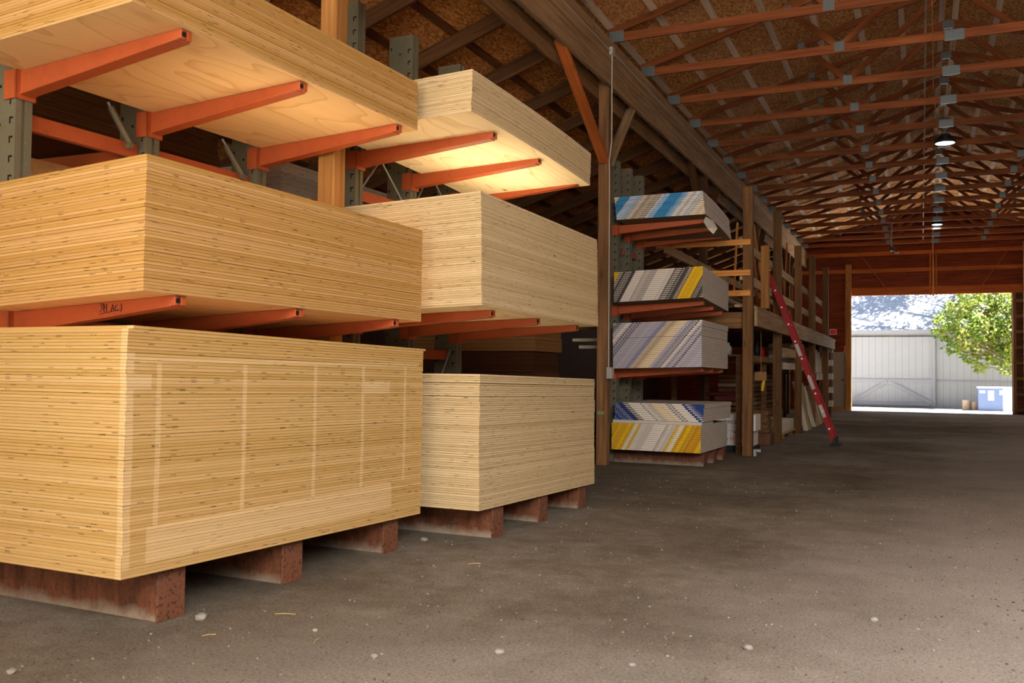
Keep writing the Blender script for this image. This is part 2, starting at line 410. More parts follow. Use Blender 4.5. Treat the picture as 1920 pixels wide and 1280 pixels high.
class MB:
    def __init__(s): s.v = []; s.f = []; s.mi = []; s.uv = {}

    def add(s, vs, fs, mi=0):
        b = len(s.v); s.v += [Vector(x) for x in vs]
        for f in fs: s.f.append([i + b for i in f]); s.mi.append(mi)

    def box(s, x0, x1, y0, y1, z0, z1, mi=0, T=None):
        vs = [Vector((x, y, z)) for z in (z0, z1) for y in (y0, y1) for x in (x0, x1)]
        if T is not None: vs = [T @ q for q in vs]
        s.add(vs, [(0, 2, 3, 1), (4, 5, 7, 6), (0, 1, 5, 4), (2, 6, 7, 3), (0, 4, 6, 2), (1, 3, 7, 5)], mi)

    def prism(s, pts, axis, a0, a1, mi=0):
        """convex/simple polygon pts extruded along axis (0,1,2)"""
        n = len(pts)

        def mk(p, a):
            q = [0, 0, 0]; k = [i for i in range(3) if i != axis]
            q[axis] = a; q[k[0]], q[k[1]] = p; return q
        vs = [mk(p, a0) for p in pts] + [mk(p, a1) for p in pts]
        fs = [tuple(range(n)), tuple(range(2 * n - 1, n - 1, -1))] + [(i, i + n, (i + 1) % n + n, (i + 1) % n) for i in range(n)]
        s.add(vs, fs, mi)

    def tube(s, pts, r, n=8, mi=0, cap=True):
        pts = [Vector(p) for p in pts]; rings = []
        for i, p in enumerate(pts):
            d = (pts[min(i + 1, len(pts) - 1)] - pts[max(i - 1, 0)]).normalized()
            a = d.orthogonal().normalized() if i == 0 else (rings[-1][1] - d * rings[-1][1].dot(d)).normalized()
            b = d.cross(a); rr = r[i] if isinstance(r, (list, tuple)) else r
            rings.append(([p + (a * math.cos(2 * PI * k / n) + b * math.sin(2 * PI * k / n)) * rr for k in range(n)], a))
        vs = [q for ring, _ in rings for q in ring]; fs = []
        for i in range(len(pts) - 1):
            for k in range(n):
                fs.append((i * n + k, i * n + (k + 1) % n, (i + 1) * n + (k + 1) % n, (i + 1) * n + k))
        if cap: fs += [tuple(range(n - 1, -1, -1)), tuple(range((len(pts) - 1) * n, len(pts) * n))]
        s.add(vs, fs, mi)

    def lathe(s, prof, n=24, mi=0, center=(0, 0, 0)):
        vs = [(center[0] + r * math.cos(2 * PI * k / n), center[1] + r * math.sin(2 * PI * k / n), center[2] + z) for r, z in prof for k in range(n)]
        fs = [(i * n + k, i * n + (k + 1) % n, (i + 1) * n + (k + 1) % n, (i + 1) * n + k) for i in range(len(prof) - 1) for k in range(n)]
        s.add(vs, fs, mi)

    def build(s, name, mats, parent=None, M0=None, bevel=0.0, smooth=False, world=False):
        me = bpy.data.meshes.new(name)
        me.from_pydata([tuple(v) for v in s.v], [], s.f)
        bm = bmesh.new(); bm.from_mesh(me); bmesh.ops.recalc_face_normals(bm, faces=bm.faces); bm.to_mesh(me); bm.free()
        mats = mats if isinstance(mats, (list, tuple)) else [mats]
        for m in mats: me.materials.append(m)
        for p, i in zip(me.polygons, s.mi): p.material_index = i; p.use_smooth = smooth
        o = bpy.data.objects.new(name, me); COL.objects.link(o)
        if M0 is not None: o.matrix_basis = M0
        if parent is not None:
            o.parent = parent
            if world: o.matrix_basis = world_of(parent).inverted() @ (M0 or Matrix())
        if bevel:
            b = o.modifiers.new('bevel', 'BEVEL'); b.width = bevel; b.segments = 2; b.limit_method = 'ANGLE'
        return o


def tag(o, label, cat, group=None, kind=None):
    if label: o['label'] = label
    if cat: o['category'] = cat
    if group: o['group'] = group
    if kind: o['kind'] = kind
    return o


def thing(name, label, cat, loc=(0, 0, 0), rz=0.0, group=None, M0=None):
    o = bpy.data.objects.new(name, None); COL.objects.link(o)
    o.empty_display_size = 0.1
    o.matrix_basis = M0 if M0 is not None else Matrix.Translation(loc) @ Matrix.Rotation(rz, 4, 'Z')
    return tag(o, label, cat, group)


def copy_tree(o, parent=None):
    c = o.copy(); COL.objects.link(c)
    c.parent = parent
    for ch in list(o.children): copy_tree(ch, c)
    return c


def board(name, p0, p1, wd, th, mat, parent=None, up=(0, 0, 1), bevel=0.003):
    """a timber from p0 to p1; th along 'up', wd sideways; local X runs along it"""
    p0, p1 = Vector(p0), Vector(p1); d = p1 - p0; L = d.length; x = d.normalized()
    upv = Vector(up); y = upv.cross(x)
    if y.length < 1e-4: y = Vector((0, 1, 0)).cross(x)
    y.normalize(); z = x.cross(y)
    m = Matrix(((x.x, y.x, z.x, p0.x), (x.y, y.y, z.y, p0.y), (x.z, y.z, z.z, p0.z), (0, 0, 0, 1)))
    mb = MB(); mb.box(0, L, -wd / 2, wd / 2, -th / 2, th / 2)
    return mb.build(name, mat, parent, m, bevel, world=parent is not None)


ORD = ['first', 'second', 'third', 'fourth', 'fifth', 'sixth', 'seventh', 'eighth', 'ninth', 'tenth', 'eleventh', 'twelfth', 'thirteenth', 'fourteenth', 'fifteenth',
       'sixteenth', 'seventeenth', 'eighteenth', 'nineteenth', 'twentieth', 'twenty-first', 'twenty-second', 'twenty-third', 'twenty-fourth', 'twenty-fifth']
RYAW = math.radians(-1.974)
RM = Matrix.Rotation(RYAW, 4, 'Z')      # rack frame: x = outward to the aisle, y = along the rack


def RW(x, y, z): return RM @ Vector((x, y, z))


# ------------------------------------------------------------------ setting: floor, ceiling, walls
YF = 33.8
mb = MB(); mb.add([(-9.2, -6, 0), (5.6, -6, 0), (5.6, 34.0, 0), (-9.2, 34.0, 0)], [(0, 1, 2, 3)])
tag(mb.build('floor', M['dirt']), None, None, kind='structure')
mb = MB()
mb.add([(-40, 34.0, 0), (40, 34.0, 0), (40, 41, -0.15), (-40, 41, -0.15), (40, 45, -0.23), (-40, 45, -0.23), (40, 90, -0.3), (-40, 90, -0.3)], [(0, 1, 2, 3), (3, 2, 4, 5), (5, 4, 6, 7)])
tag(mb.build('ground_yard', M['yard']), None, None, kind='structure')
mb = MB(); mb.add([(-40, -40, -0.02), (40, -40, -0.02), (40, -6, 0), (-40, -6, 0)], [(0, 1, 2, 3)])
tag(mb.build('ground_forecourt', M['yard']), None, None, kind='structure')

SL = 0.283; RX = 0.39


def top_low(x):                                     # lower edge of the main top chords
    return 5.655 + SL * (4.13 - 0.14 - abs(x - RX))


def roof_slab(name, xa, za, xb, zb, mat, y0=-6.0, y1=34.2, th=0.02):
    mb = MB(); mb.prism([(xa, za), (xb, zb), (xb, zb + th), (xa, za + th)], 1, y0, y1)
    return tag(mb.build(name, mat), None, None, kind='structure')


OS = 0.146                                          # top chord + purlin thickness
roof_slab('ceiling', -4.25, top_low(-4.25) + OS, RX, top_low(RX) + OS, M['osb'])
roof_slab('ceiling', RX, top_low(RX) + OS, 5.4, top_low(5.4) + OS, M['osb'])
LS = 0.35


def lean_low(x): return 5.05 + LS * (x + 3.95)


LO = 0.235
roof_slab('ceiling', -9.3, lean_low(-9.3) + LO, -3.96, lean_low(-3.96) + LO, M['osb_dark'])
mb = MB(); mb.box(-4.0, -3.97, -6, 34, 5.25, 5.80); tag(mb.build('wall_clerestory', M['siding_red']), None, None, kind='structure')
mb = MB(); mb.box(-9.1, -9.0, -6, 34, 0, 3.6); tag(mb.build('wall_left', M['siding_dark']), None, None, kind='structure')
mb = MB(); mb.box(5.2, 5.3, -6, 34, 0, 5.62); tag(mb.build('wall_right', M['siding_red']), None, None, kind='structure')
# far gable wall with the big doorway
mb = MB()
zl = lambda x: lean_low(x) + LO
zm = lambda x: top_low(x) + OS
mb.prism([(-9.0, 0), (-2.38, 0), (-2.38, 3.95), (-4.0, 5.25), (-9.0, zl(-9.0))], 1, YF, YF + 0.05)
mb.prism([(-2.38, 3.95), (2.64, 3.95), (5.2, 3.95), (5.2, zm(5.2)), (RX, zm(RX)), (-4.0, zm(-4.0)), (-4.0, 5.25)], 1, YF, YF + 0.05)
mb.prism([(2.64, 0), (5.2, 0), (5.2, 3.95), (2.64, 3.95)], 1, YF, YF + 0.05)
tag(mb.build('wall_back', M['siding_red']), None, None, kind='structure')
for i, (x0, x1, z) in enumerate(((-3.9, 5.1, 5.35), (-3.9, 5.1, 4.77), (-8.9, -2.45, 3.28), (-8.9, -2.45, 2.62), (-8.9, -2.45, 2.12), (-8.9, -3.95, 4.1))):
    tag(board('trim_1' if i == 0 else 'trim_%d' % (i + 1), (x0, YF - 0.025, z), (x1, YF - 0.025, z), 0.045, 0.13, M['siding_red'] if i > 1 else M['brace_orange']), None, None, kind='structure')

# near gable wall around the open end, behind the viewpoint
mb = MB()
mb.box(-9.0, -5.2, -1.4, -1.35, 0, 3.3)
mb.prism([(-9.0, 3.3), (-5.2, 3.3), (-5.2, 5.0), (5.2, 5.0), (5.2, zm(5.2)), (RX, zm(RX)), (-4.0, zm(-4.0)), (-4.0, zl(-4.0)), (-9.0, zl(-9.0))], 1, -1.4, -1.35)
tag(mb.build('wall_front', M['siding_red']), None, None, kind='structure')

# ------------------------------------------------------------------ main posts, beam, braces
for i, y in enumerate((5.53, 11.52, 17.5, 23.5, 29.5)):
    x = -3.9 if i == 0 else -3.81
    o = board('timber_post', (x, y, 0), (x, y, 5.5), 0.14, 0.14, M['post_yellow'] if i == 0 else M['timber'] if i == 1 else M['timber_dark'], up=(0, 1, 0), bevel=0.006)
    tag(o, ['yellow square timber post standing between the two front plywood racks', 'tall brown timber post with conduit between plywood and drywall racks',
            'dark timber post behind the drywall rack under the long beam', 'dark timber post under the beam inside the loft, nearer of two',
            'dark timber post under the beam at far end of loft'][i], 'post', 'posts under the long beam')
t = thing('header_beam', 'long weathered timber header beam carrying the roof trusses over the racks', 'beam', (-3.72, -6, 0))
for (a, b, j) in ((-6, 11.5, 0), (11.5, 23.5, 1), (23.5, 33.75, 2)):
    board('upper_plank', (-3.715, a, 5.39), (-3.715, b, 5.39), 0.04, 0.295, M['beam_wood'], t)
    board('lower_plank', (-3.725, a, 5.085), (-3.725, b, 5.085), 0.055, 0.30, M['beam_wood'], t)
t = thing('inner_beam', 'darker inner timber beam behind the header beam carrying the shed rafters', 'beam', (-3.91, -6, 0))
for (a, b) in ((-6, 11.5), (11.5, 23.5), (23.5, 33.75)):
    board('plank', (-3.905, a, 4.92), (-3.905, b, 4.92), 0.045, 0.26, M['timber'], t)
for i, y in enumerate((5.53, 11.52, 17.5, 23.5, 29.5)):
    for s in (-1, 1):
        if i == 0 and s == -1: continue
        mat = M['brace_orange'] if (i == 1 and s == -1) else M['beam_wood'] if i == 1 else M['timber_dark']
        L_ = 1.75 if s < 0 else 1.15
        o = board('knee_brace', (-3.79, y + s * 0.09, 3.95), (-3.79, y + s * (L_ if i == 1 else 1.2), 5.0), 0.13, 0.045, mat)
        where = ['first post between the plywood racks', 'post that carries the conduit', 'post behind the drywall rack', 'nearer loft post', 'farther loft post'][i]
        tag(o, ('orange' if mat is M['brace_orange'] else 'grey weathered' if i == 1 else 'dark') + ' diagonal knee brace on the %s side of the %s' % ('near' if s < 0 else 'far', where), 'brace')

pst = [o for o in COL.objects if o.name.startswith('timber_post')][1]
mb = MB(); mb.box(-3.865, -3.775, 11.4475, 11.4492, 0.655, 0.70); mb.build('paint_mark', flat('green paint mark', srgb(120, 138, 96), 0.8), pst, Matrix(), world=True)
# conduit on beam and post
t = thing('conduit', 'thin pale electrical conduit along the beam and down the timber post', 'conduit', (-3.68, 11.3, 1.2))
mb = MB(); mb.tube([(-3.685, 0, 5.37), (-3.685, 33.6, 5.37)], 0.008); mb.build('beam_run', M['white_pvc'], t, world=True)
mb = MB(); mb.tube([(-3.675, 11.37, 5.33), (-3.675, 11.37, 5.0), (-3.675, 11.38, 4.2), (-3.72, 11.42, 3.95), (-3.725, 11.45, 3.8), (-3.725, 11.47, 1.27)], 0.009); mb.build('drop_pipe', M['white_pvc'], t, world=True)
mb = MB(); mb.box(-3.72, -3.65, 11.31, 11.42, 5.32, 5.42); mb.build('junction_box', M['grey_box'], t, bevel=0.006, world=True)
t = tag(MB().build('outlet_box', M['grey_box']), 'small grey outlet box low on the brown timber post', 'outlet box')
bpy.data.objects.remove(t)
mb = MB(); mb.box(-3.74, -3.67, 11.42, 11.54, 1.12, 1.27); o = mb.build('outlet_box', M['grey_box'], bevel=0.006)
tag(o, 'small grey outlet box on the brown timber post below the conduit', 'outlet box')
mb = MB(); mb.box(-3.668, -3.664, 11.445, 11.515, 1.15, 1.24); mb.build('outlet_plate', M['white_pvc'], o)

# ------------------------------------------------------------------ roof trusses
def make_truss(y):
    t = thing('roof_truss', '', 'truss', (RX, y, 5.5), group='timber roof trusses')
    tw = M['truss_wood']
    H = 4.13
    board('bottom_chord', (RX - H, y, 5.59), (RX + H + 0.07, y, 5.59), 0.038, 0.115, tw, t)
    for s in (-1, 1):
        board('top_chord', (RX + s * (H + 0.02), y, top_low(RX + H) + 0.045), (RX, y, top_low(RX) + 0.045), 0.038, 0.092, tw, t)
    for s in (-1, 1):
        zq = top_low(RX + 2.07)
        board('web', (RX + s * 1.38, y, 5.63), (RX + s * 0.06, y, top_low(RX) + 0.0), 0.036, 0.085, tw, t, up=(s, 0, 0.5))
        board('web', (RX + s * 1.42, y, 5.63), (RX + s * 2.07, y, zq + 0.02), 0.036, 0.085, tw, t, up=(s, 0, 0.5))
    pl = [(RX - 4.04, 5.60, 0.2, 0.14), (RX + 4.04, 5.60, 0.2, 0.14), (RX, 5.59, 0.23, 0.13), (RX, top_low(RX) + 0.0, 0.17, 0.12),
          (RX - 1.40, 5.62, 0.13, 0.13), (RX + 1.40, 5.62, 0.13, 0.13), (RX - 2.07, top_low(RX + 2.07) + 0.02, 0.1, 0.09), (RX + 2.07, top_low(RX + 2.07) + 0.02, 0.1, 0.09)]
    for (px, pz, pw, ph) in pl:
        mb = MB(); mb.box(px - pw / 2, px + pw / 2, y - 0.0215, y + 0.0215, pz - ph / 2, pz + ph / 2)
        mb.build('nail_plate', M['plate'], t, world=True)
    return t


_t = NT('toothed nail plate', 0.45, 0.5)
_v = _t.tc('Object')
_vo = _t.n('ShaderNodeTexVoronoi', {'Vector': _t.mapv(_v, (60, 60, 40)), 'Scale': 1.0, 'Randomness': 0.0}).outputs['Distance']
_t.col(_t.ramp(_vo, [(0.2, srgb(60, 66, 70)), (0.5, srgb(122, 130, 132))])); M['plate'] = _t.m
proto = make_truss(9.97)
NTR = 16
for i in range(NTR):
    o = proto if i == 0 else copy_tree(proto)
    o.location = (RX, 9.97 + 1.522 * i, 5.5)
    o['label'] = '%s timber roof truss with grey nail plates, counting from near end' % ORD[i] if i < NTR - 1 else 'last timber roof truss, right before the far gable wall'

# purlins on the main roof (flat boards under the sheathing)
def run_board(name, x, z, th, wd, mat, slope, y0, y1):
    a = math.atan(slope)
    up = (-math.sin(a), 0, math.cos(a))
    return board(name, (x, y0, z), (x, y1, z), wd, th, mat, up=up, bevel=0)


k = 0
for s in (-1, 1):
    xs = [RX + s * (0.10 + 0.575 * j) for j in range(8)]
    for j, x in enumerate(xs):
        z = top_low(x) + 0.098 + 0.022
        o = run_board('roof_purlin', x, z, 0.038, 0.088, M['purlin_wood'], -s * SL, 0.0, 33.75)
        tag(o, '%s pale roof purlin down from the ridge on the %s slope of main roof' % (ORD[j], 'rack-side' if s < 0 else 'far aisle-side'), 'purlin', 'main roof purlins')
# lean-to rafters and purlins
pr = None
for i in range(23):
    y = 5.37 + 1.222 * i
    x0, x1 = -8.95, -3.94
    if pr is None:
        pr = thing('shed_rafter', '', 'rafter', (-3.95, y, 5.05), group='shed roof rafters')
        board('rafter_board', (x0, y, lean_low(x0) + 0.09), (x1, y, lean_low(x1) + 0.09), 0.04, 0.18, M['timber_dark'], pr)
        o = pr
    else:
        o = copy_tree(pr); o.location = (-3.95, y, 5.05)
    o['label'] = '%s brown shed roof rafter above the racks, counting from near end' % ORD[i]
for j in range(9):
    x = -4.2 - 0.575 * j
    o = run_board('shed_purlin', x, lean_low(x) + 0.19 + 0.022, 0.038, 0.088, M['purlin_dark'], LS, 0.0, 33.75)
    tag(o, '%s dark purlin out from the beam under the shed roof' % ORD[j], 'purlin', 'shed roof purlins')

# ------------------------------------------------------------------ sheet stacks
def sheet_mesh(name, depth, L, th, mat, slope_w, slope_u, sag, seg=1):
    """one sheet: x from -depth to 0, y from 0 to L, bent along y"""
    me = bpy.data.meshes.new(name)
    n = seg
    V = []; F = []; UV = []

    def zz(x, y): return slope_w * x + slope_u * y - sag(y / L)
    for i in range(n + 1):
        y = L * i / n
        for x in (-depth, 0.0):
            V += [(x, y, zz(x, y)), (x, y, zz(x, y) + th)]
    # per ring: 0 in-bottom 1 in-top 2 out-bottom 3 out-top
    for i in range(n):
        a, b = 4 * i, 4 * (i + 1); y0, y1 = L * i / n, L * (i + 1) / n
        F.append((a + 2, b + 2, b + 3, a + 3)); UV.append([(y0, 0), (y1, 0), (y1, 1), (y0, 1)])
        F.append((b, a, a + 1, b + 1)); UV.append([(y1 + 5, 0), (y0 + 5, 0), (y0 + 5, 1), (y1 + 5, 1)])
        F.append((a + 1, a + 3, b + 3, b + 1)); UV.append([(0, y0), (depth, y0), (depth, y1), (0, y1)])
        F.append((a, b, b + 2, a + 2)); UV.append([(0, y0), (0, y1), (depth, y1), (depth, y0)])
    F.append((0, 2, 3, 1)); UV.append([(0, 0), (depth, 0), (depth, 1), (0, 1)])
    e = 4 * n
    F.append((e, e + 1, e + 3, e + 2)); UV.append([(0, 0), (0, 1), (depth, 1), (depth, 0)])
    me.from_pydata(V, [], F)
    ul = me.uv_layers.new(name='UVMap'); k = 0
    for uvs in UV:
        for q in uvs: ul.data[k].uv = q; k += 1
    me.materials.append(mat)
    me.update()
    return me


def stack(name, label, cat, group, front, u0, u1, z0, total, n, mat, depth=1.2, slope_w=0.0, slope_u=0.0, sag=lambda q: 0.0, seg=1, jit=0.004, lean=0.0, gap=0.0012, gaps=(), bulge=None, seed=1, top_label=None, back=False):
    rr = random.Random(seed)
    extra = [0.0] * n                               # now and then a sheet sits a hair above the one below
    if n > 18:
        i = rr.randint(3, 9)
        while i < n:
            extra[i] = rr.choice((0.0008, 0.0012, 0.002, 0.0028)); i += rr.randint(3, 13)
    th = (total - sum(extra)) / n
    me = sheet_mesh(name, depth, u1 - u0, th - gap, mat, slope_w, slope_u, sag, seg)
    sx = sy = 0.0
    for i in range(n):
        o = bpy.data.objects.new(name, me); COL.objects.link(o)
        if i % 7 == 0: sx, sy = rr.gauss(0, jit), rr.gauss(0, jit)
        dx = sx + rr.gauss(0, jit * 0.35); dy = sy + rr.gauss(0, jit * 0.5)
        q = i / max(1, n - 1)
        dx += lean * q + (bulge(q) if bulge else 0.0)
        if top_label and i == n - 1: dy += 0.03
        o.matrix_basis = RM @ Matrix.Translation((front + dx, u0 + dy, z0 + i * th + sum(extra[:i + 1])))
        tag(o, (top_label if (top_label and i == n - 1) else label), cat, group)


stack('plywood_sheet', 'tan plywood sheet in the tall bottom stack of the nearest rack', 'plywood sheet', 'plywood in the nearest bottom stack', -3.335, 2.945, 5.455, 0.262, 1.128, 73, M['ply_low'], slope_u=-0.016, jit=0.0018, seed=2,
      top_label='topmost loose sheet of the tall bottom plywood stack, nearest rack')
stack('plywood_sheet', 'honey coloured plywood sheet in the middle stack of the nearest rack', 'plywood sheet', 'plywood in the nearest middle stack', -3.36, 3.05, 5.465, 1.552, 0.632, 41, M['ply_mid'], slope_w=0.05, slope_u=-0.005, jit=0.002, seed=3)
stack('plywood_sheet', 'plywood sheet in the top stack of the nearest rack, overhead', 'plywood sheet', 'plywood in the nearest top stack', -3.355, 2.94, 5.37, 2.846, 0.332, 22, M['ply_mid'], slope_w=0.045, slope_u=0.001, jit=0.002, seed=4)
stack('plywood_sheet', 'plywood sheet in the bottom stack of the second rack', 'plywood sheet', 'plywood in the second rack bottom stack', -2.995, 5.66, 7.89, 0.236, 0.945, 61, M['ply_pale'], slope_u=-0.018, jit=0.0022, seed=5)
stack('plywood_sheet', 'pale plywood sheet in the middle stack of the second rack', 'plywood sheet', 'plywood in the second rack middle stack', -2.985, 5.65, 7.93, 1.658, 0.797, 51, M['ply_pale'], slope_w=0.03, slope_u=-0.016, jit=0.0015, lean=-0.014, seed=6)
stack('plywood_sheet', 'plywood sheet in the drooping top stack of the second rack', 'plywood sheet', 'plywood in the second rack top stack', -2.997, 5.50, 7.75, 2.976, 0.29, 19, M['ply_pale'], slope_w=0.03, slope_u=-0.016, sag=lambda q: 0.055 * q ** 2.5, seg=12, jit=0.003, seed=7)

# drywall stacks: printed ends face the viewpoint
DW = dict(depth=1.19, gap=0.001)
stack('drywall_sheet', 'drywall sheet with blue and white printed end on the topmost arms', 'drywall sheet', 'blue printed drywall', -2.935, 11.6, 13.1, 3.235, 0.30, 12, M['dry_blue'], slope_u=-0.03, sag=lambda q: 0.09 * q ** 2, seg=8, jit=0.006, lean=-0.03, seed=8, **DW)
stack('drywall_sheet', 'drywall sheet with yellow, grey and white striped end, second level', 'drywall sheet', 'yellow and grey printed drywall', -2.955, 11.6, 13.05, 2.17, 0.40, 16, M['dry_grey'], slope_u=-0.06, slope_w=0.03, jit=0.002, seed=9, **DW)
stack('drywall_sheet', 'drywall sheet with lavender and cream printed end, third level', 'drywall sheet', 'lavender printed drywall', -2.965, 11.6, 13.05, 1.285, 0.60, 24, M['dry_lav'], slope_u=-0.01, slope_w=0.025, jit=0.003, seed=10, **DW)
stack('drywall_sheet', 'drywall sheet with navy and white printed end, above the yellow ones', 'drywall sheet', 'navy printed drywall', -2.937, 11.62, 13.15, 0.585, 0.225, 9, M['dry_navy'], jit=0.003, seed=11, **DW)
stack('spacer_panel', 'plain grey drywall panel between the navy and yellow printed stacks', 'drywall sheet', None, -2.96, 11.61, 12.2, 0.5425, 0.041, 1, M['dry_plain'], jit=0.0, seed=12, **DW)
stack('drywall_sheet', 'drywall sheet with yellow and white printed end, lowest stack', 'drywall sheet', 'yellow printed drywall', -2.967, 11.58, 13.05, 0.192, 0.35, 14, M['dry_yel'], jit=0.003, seed=13, **DW)
# torn paper hanging under the blue stack
mb = MB(); mb.add([RW(*p) for p in ((-2.96, 11.75, 3.222), (-2.93, 12.0, 3.21), (-2.90, 12.1, 3.12), (-2.93, 12.02, 3.04), (-2.98, 11.95, 3.10), (-3.0, 11.8, 3.17))] + [RW(*p) for p in ((-2.95, 11.76, 3.222), (-2.92, 12.01, 3.21), (-2.89, 12.11, 3.12), (-2.92, 12.03, 3.04), (-2.97, 11.96, 3.10), (-2.99, 11.81, 3.17))],
                  [(0, 1, 2, 3, 4, 5), (11, 10, 9, 8, 7, 6)] + [(i, i + 6, (i + 1) % 6 + 6, (i + 1) % 6) for i in range(6)])
tag(mb.build('torn_paper', M['foam']), 'scrap of torn white paper hanging under the blue printed drywall', 'paper scrap')


# ------------------------------------------------------------------ cantilever racks
def slots(mb, wf, u0, z0, z1, side=0.003):
    z = z0
    while z < z1:                                   # L-shaped slots on the side face and the front flange
        for (wa, wb, za, zb) in ((wf - 0.048, wf - 0.038, z, z + 0.035), (wf - 0.048, wf - 0.018, z + 0.026, z + 0.037)):
            mb.box(wa, wb, u0 - 0.0015, u0 + 0.002, za, zb, 1)
        z += 0.105
    z = z0 + 0.1
    while z < z1:
        mb.box(wf - 0.135, wf - 0.122, u0 - 0.0015, u0 + 0.002, z, z + 0.014, 1)
        mb.box(wf - 0.225, wf - 0.215, u0 - 0.0015, u0 + 0.002, z + 0.05, z + 0.075, 1)
        z += 0.21


def tapered_arm(wb, wt, zt_b, zt_t, u, hb=0.13, ht=0.048, hw=0.036):
    """orange box-section arm: top from zt_b at the base to zt_t at the tip"""
    mb = MB()
    L = wt - wb
    for (a, b) in ((u - hw, u - 0.004), (u + 0.004, u + hw)):
        mb.prism([(wb, zt_b - hb), (wt, zt_t - ht), (wt, zt_t), (wb, zt_b)], 1, a, b)
    # lower flange lips
    mb.prism([(wb, zt_b - hb - 0.006), (wt - 0.02, zt_t - ht - 0.006), (wt - 0.02, zt_t - ht + 0.004), (wb, zt_b - hb + 0.004)], 1, u - hw - 0.006, u + hw + 0.006)
    return mb


def rack(name, label, us, front, levels, tip, base_tip, top, bars=(), rods=(), back_levels=(), tipz=0.0):
    """levels: (top z at tip, slope, [sheet slope along u], u reference)"""
    org = RM @ Matrix.Translation((front, us[1], 0))
    t = thing(name, label, 'cantilever rack', M0=org)
    ident = RM.copy()
    for u in us:
        mb = MB()
        mb.box(front - 0.245, front - 0.012, u - 0.045, u + 0.045, 0, top)
        mb.box(front - 0.07, front, u - 0.05, u - 0.012, 0, top - 0.004)
        mb.box(front - 0.07, front, u + 0.012, u + 0.05, 0, top - 0.004)
        slots(mb, front - 0.0, u - 0.05, 0.3, top - 0.06)
        slots(mb, front - 0.0, u - 0.045, 0.3, 0.3)
        mb.build('upright', [M['upright'], M['slot']], t, ident, world=True)
        mb = MB(); mb.box(front - 0.02, base_tip[0] - 0.012, u - 0.08, u + 0.08, 0, base_tip[1])
        leg = mb.build('base_leg', M['leg'], t, ident, bevel=0.006, world=True)
        mb = MB(); mb.box(base_tip[0] - 0.012, base_tip[0], u - 0.086, u + 0.086, 0.0, base_tip[1] + 0.002)
        mb.add([], [])
        mb.build('end_plate', M['orange_rust'], leg, ident, bevel=0.003, world=True)
        for (zt, sl, su, hb) in levels:
            z_tip = zt + su * (u - us[0])
            zb = z_tip - sl * (tip - front)
            mb = tapered_arm(front + 0.01, tip, zb, z_tip, u, hb=hb)
            arm = mb.build('arm', M['orange'], t, ident, bevel=0.004, world=True)
            mb = MB()
            mb.box(front - 0.085, front + 0.016, u - 0.062, u - 0.052, zb - hb - 0.028, zb + 0.005)
            mb.box(front - 0.085, front + 0.016, u + 0.052, u + 0.062, zb - hb - 0.028, zb + 0.005)
            mb.box(front + 0.001, front + 0.016, u - 0.062, u + 0.062, zb - hb - 0.028, zb + 0.005)
            mb.build('arm_bracket', M['orange'], arm, ident, bevel=0.003, world=True)
            mb = MB(); mb.tube([(tip - 0.004, u - 0.018, z_tip - 0.026), (tip + 0.002, u - 0.018, z_tip - 0.026)], 0.014, 10)
            mb.build('tip_hole', M['slot'], arm, ident, world=True)
    for (ua, ub, z, ww) in bars:
        mb = MB(); mb.box(ww - 0.025, ww + 0.025, ua + 0.05, ub - 0.05, z - 0.045, z + 0.045)
        mb.build('cross_bar', M['orange'], t, ident, bevel=0.004, world=True)
    for (pa, pb, buckle) in rods:
        mb = MB(); mb.tube([pa, pb], 0.009, 6)
        rod = mb.build('brace_rod', M['galv'], t, ident, world=True)
        if buckle:
            a, b = Vector(pa), Vector(pb); d = (b - a).normalized()
            mb = MB(); mb.tube([b - d * 0.26, b - d * 0.02], 0.02, 6); mb.tube([b + Vector((0.0, -0.03, 0)), b + Vector((0.03, -0.03, 0))], 0.02, 8)
            mb.build('tensioner', M['upright'], rod, ident, world=True)
    for (z, us2, dpt) in back_levels:
        for u in us2:
            mb = tapered_arm(front - 0.24, front - 0.24 - dpt, z - 0.02, z, u, hb=0.11)
            mb.build('back_arm', M['orange'], t, ident, world=True)
    return t


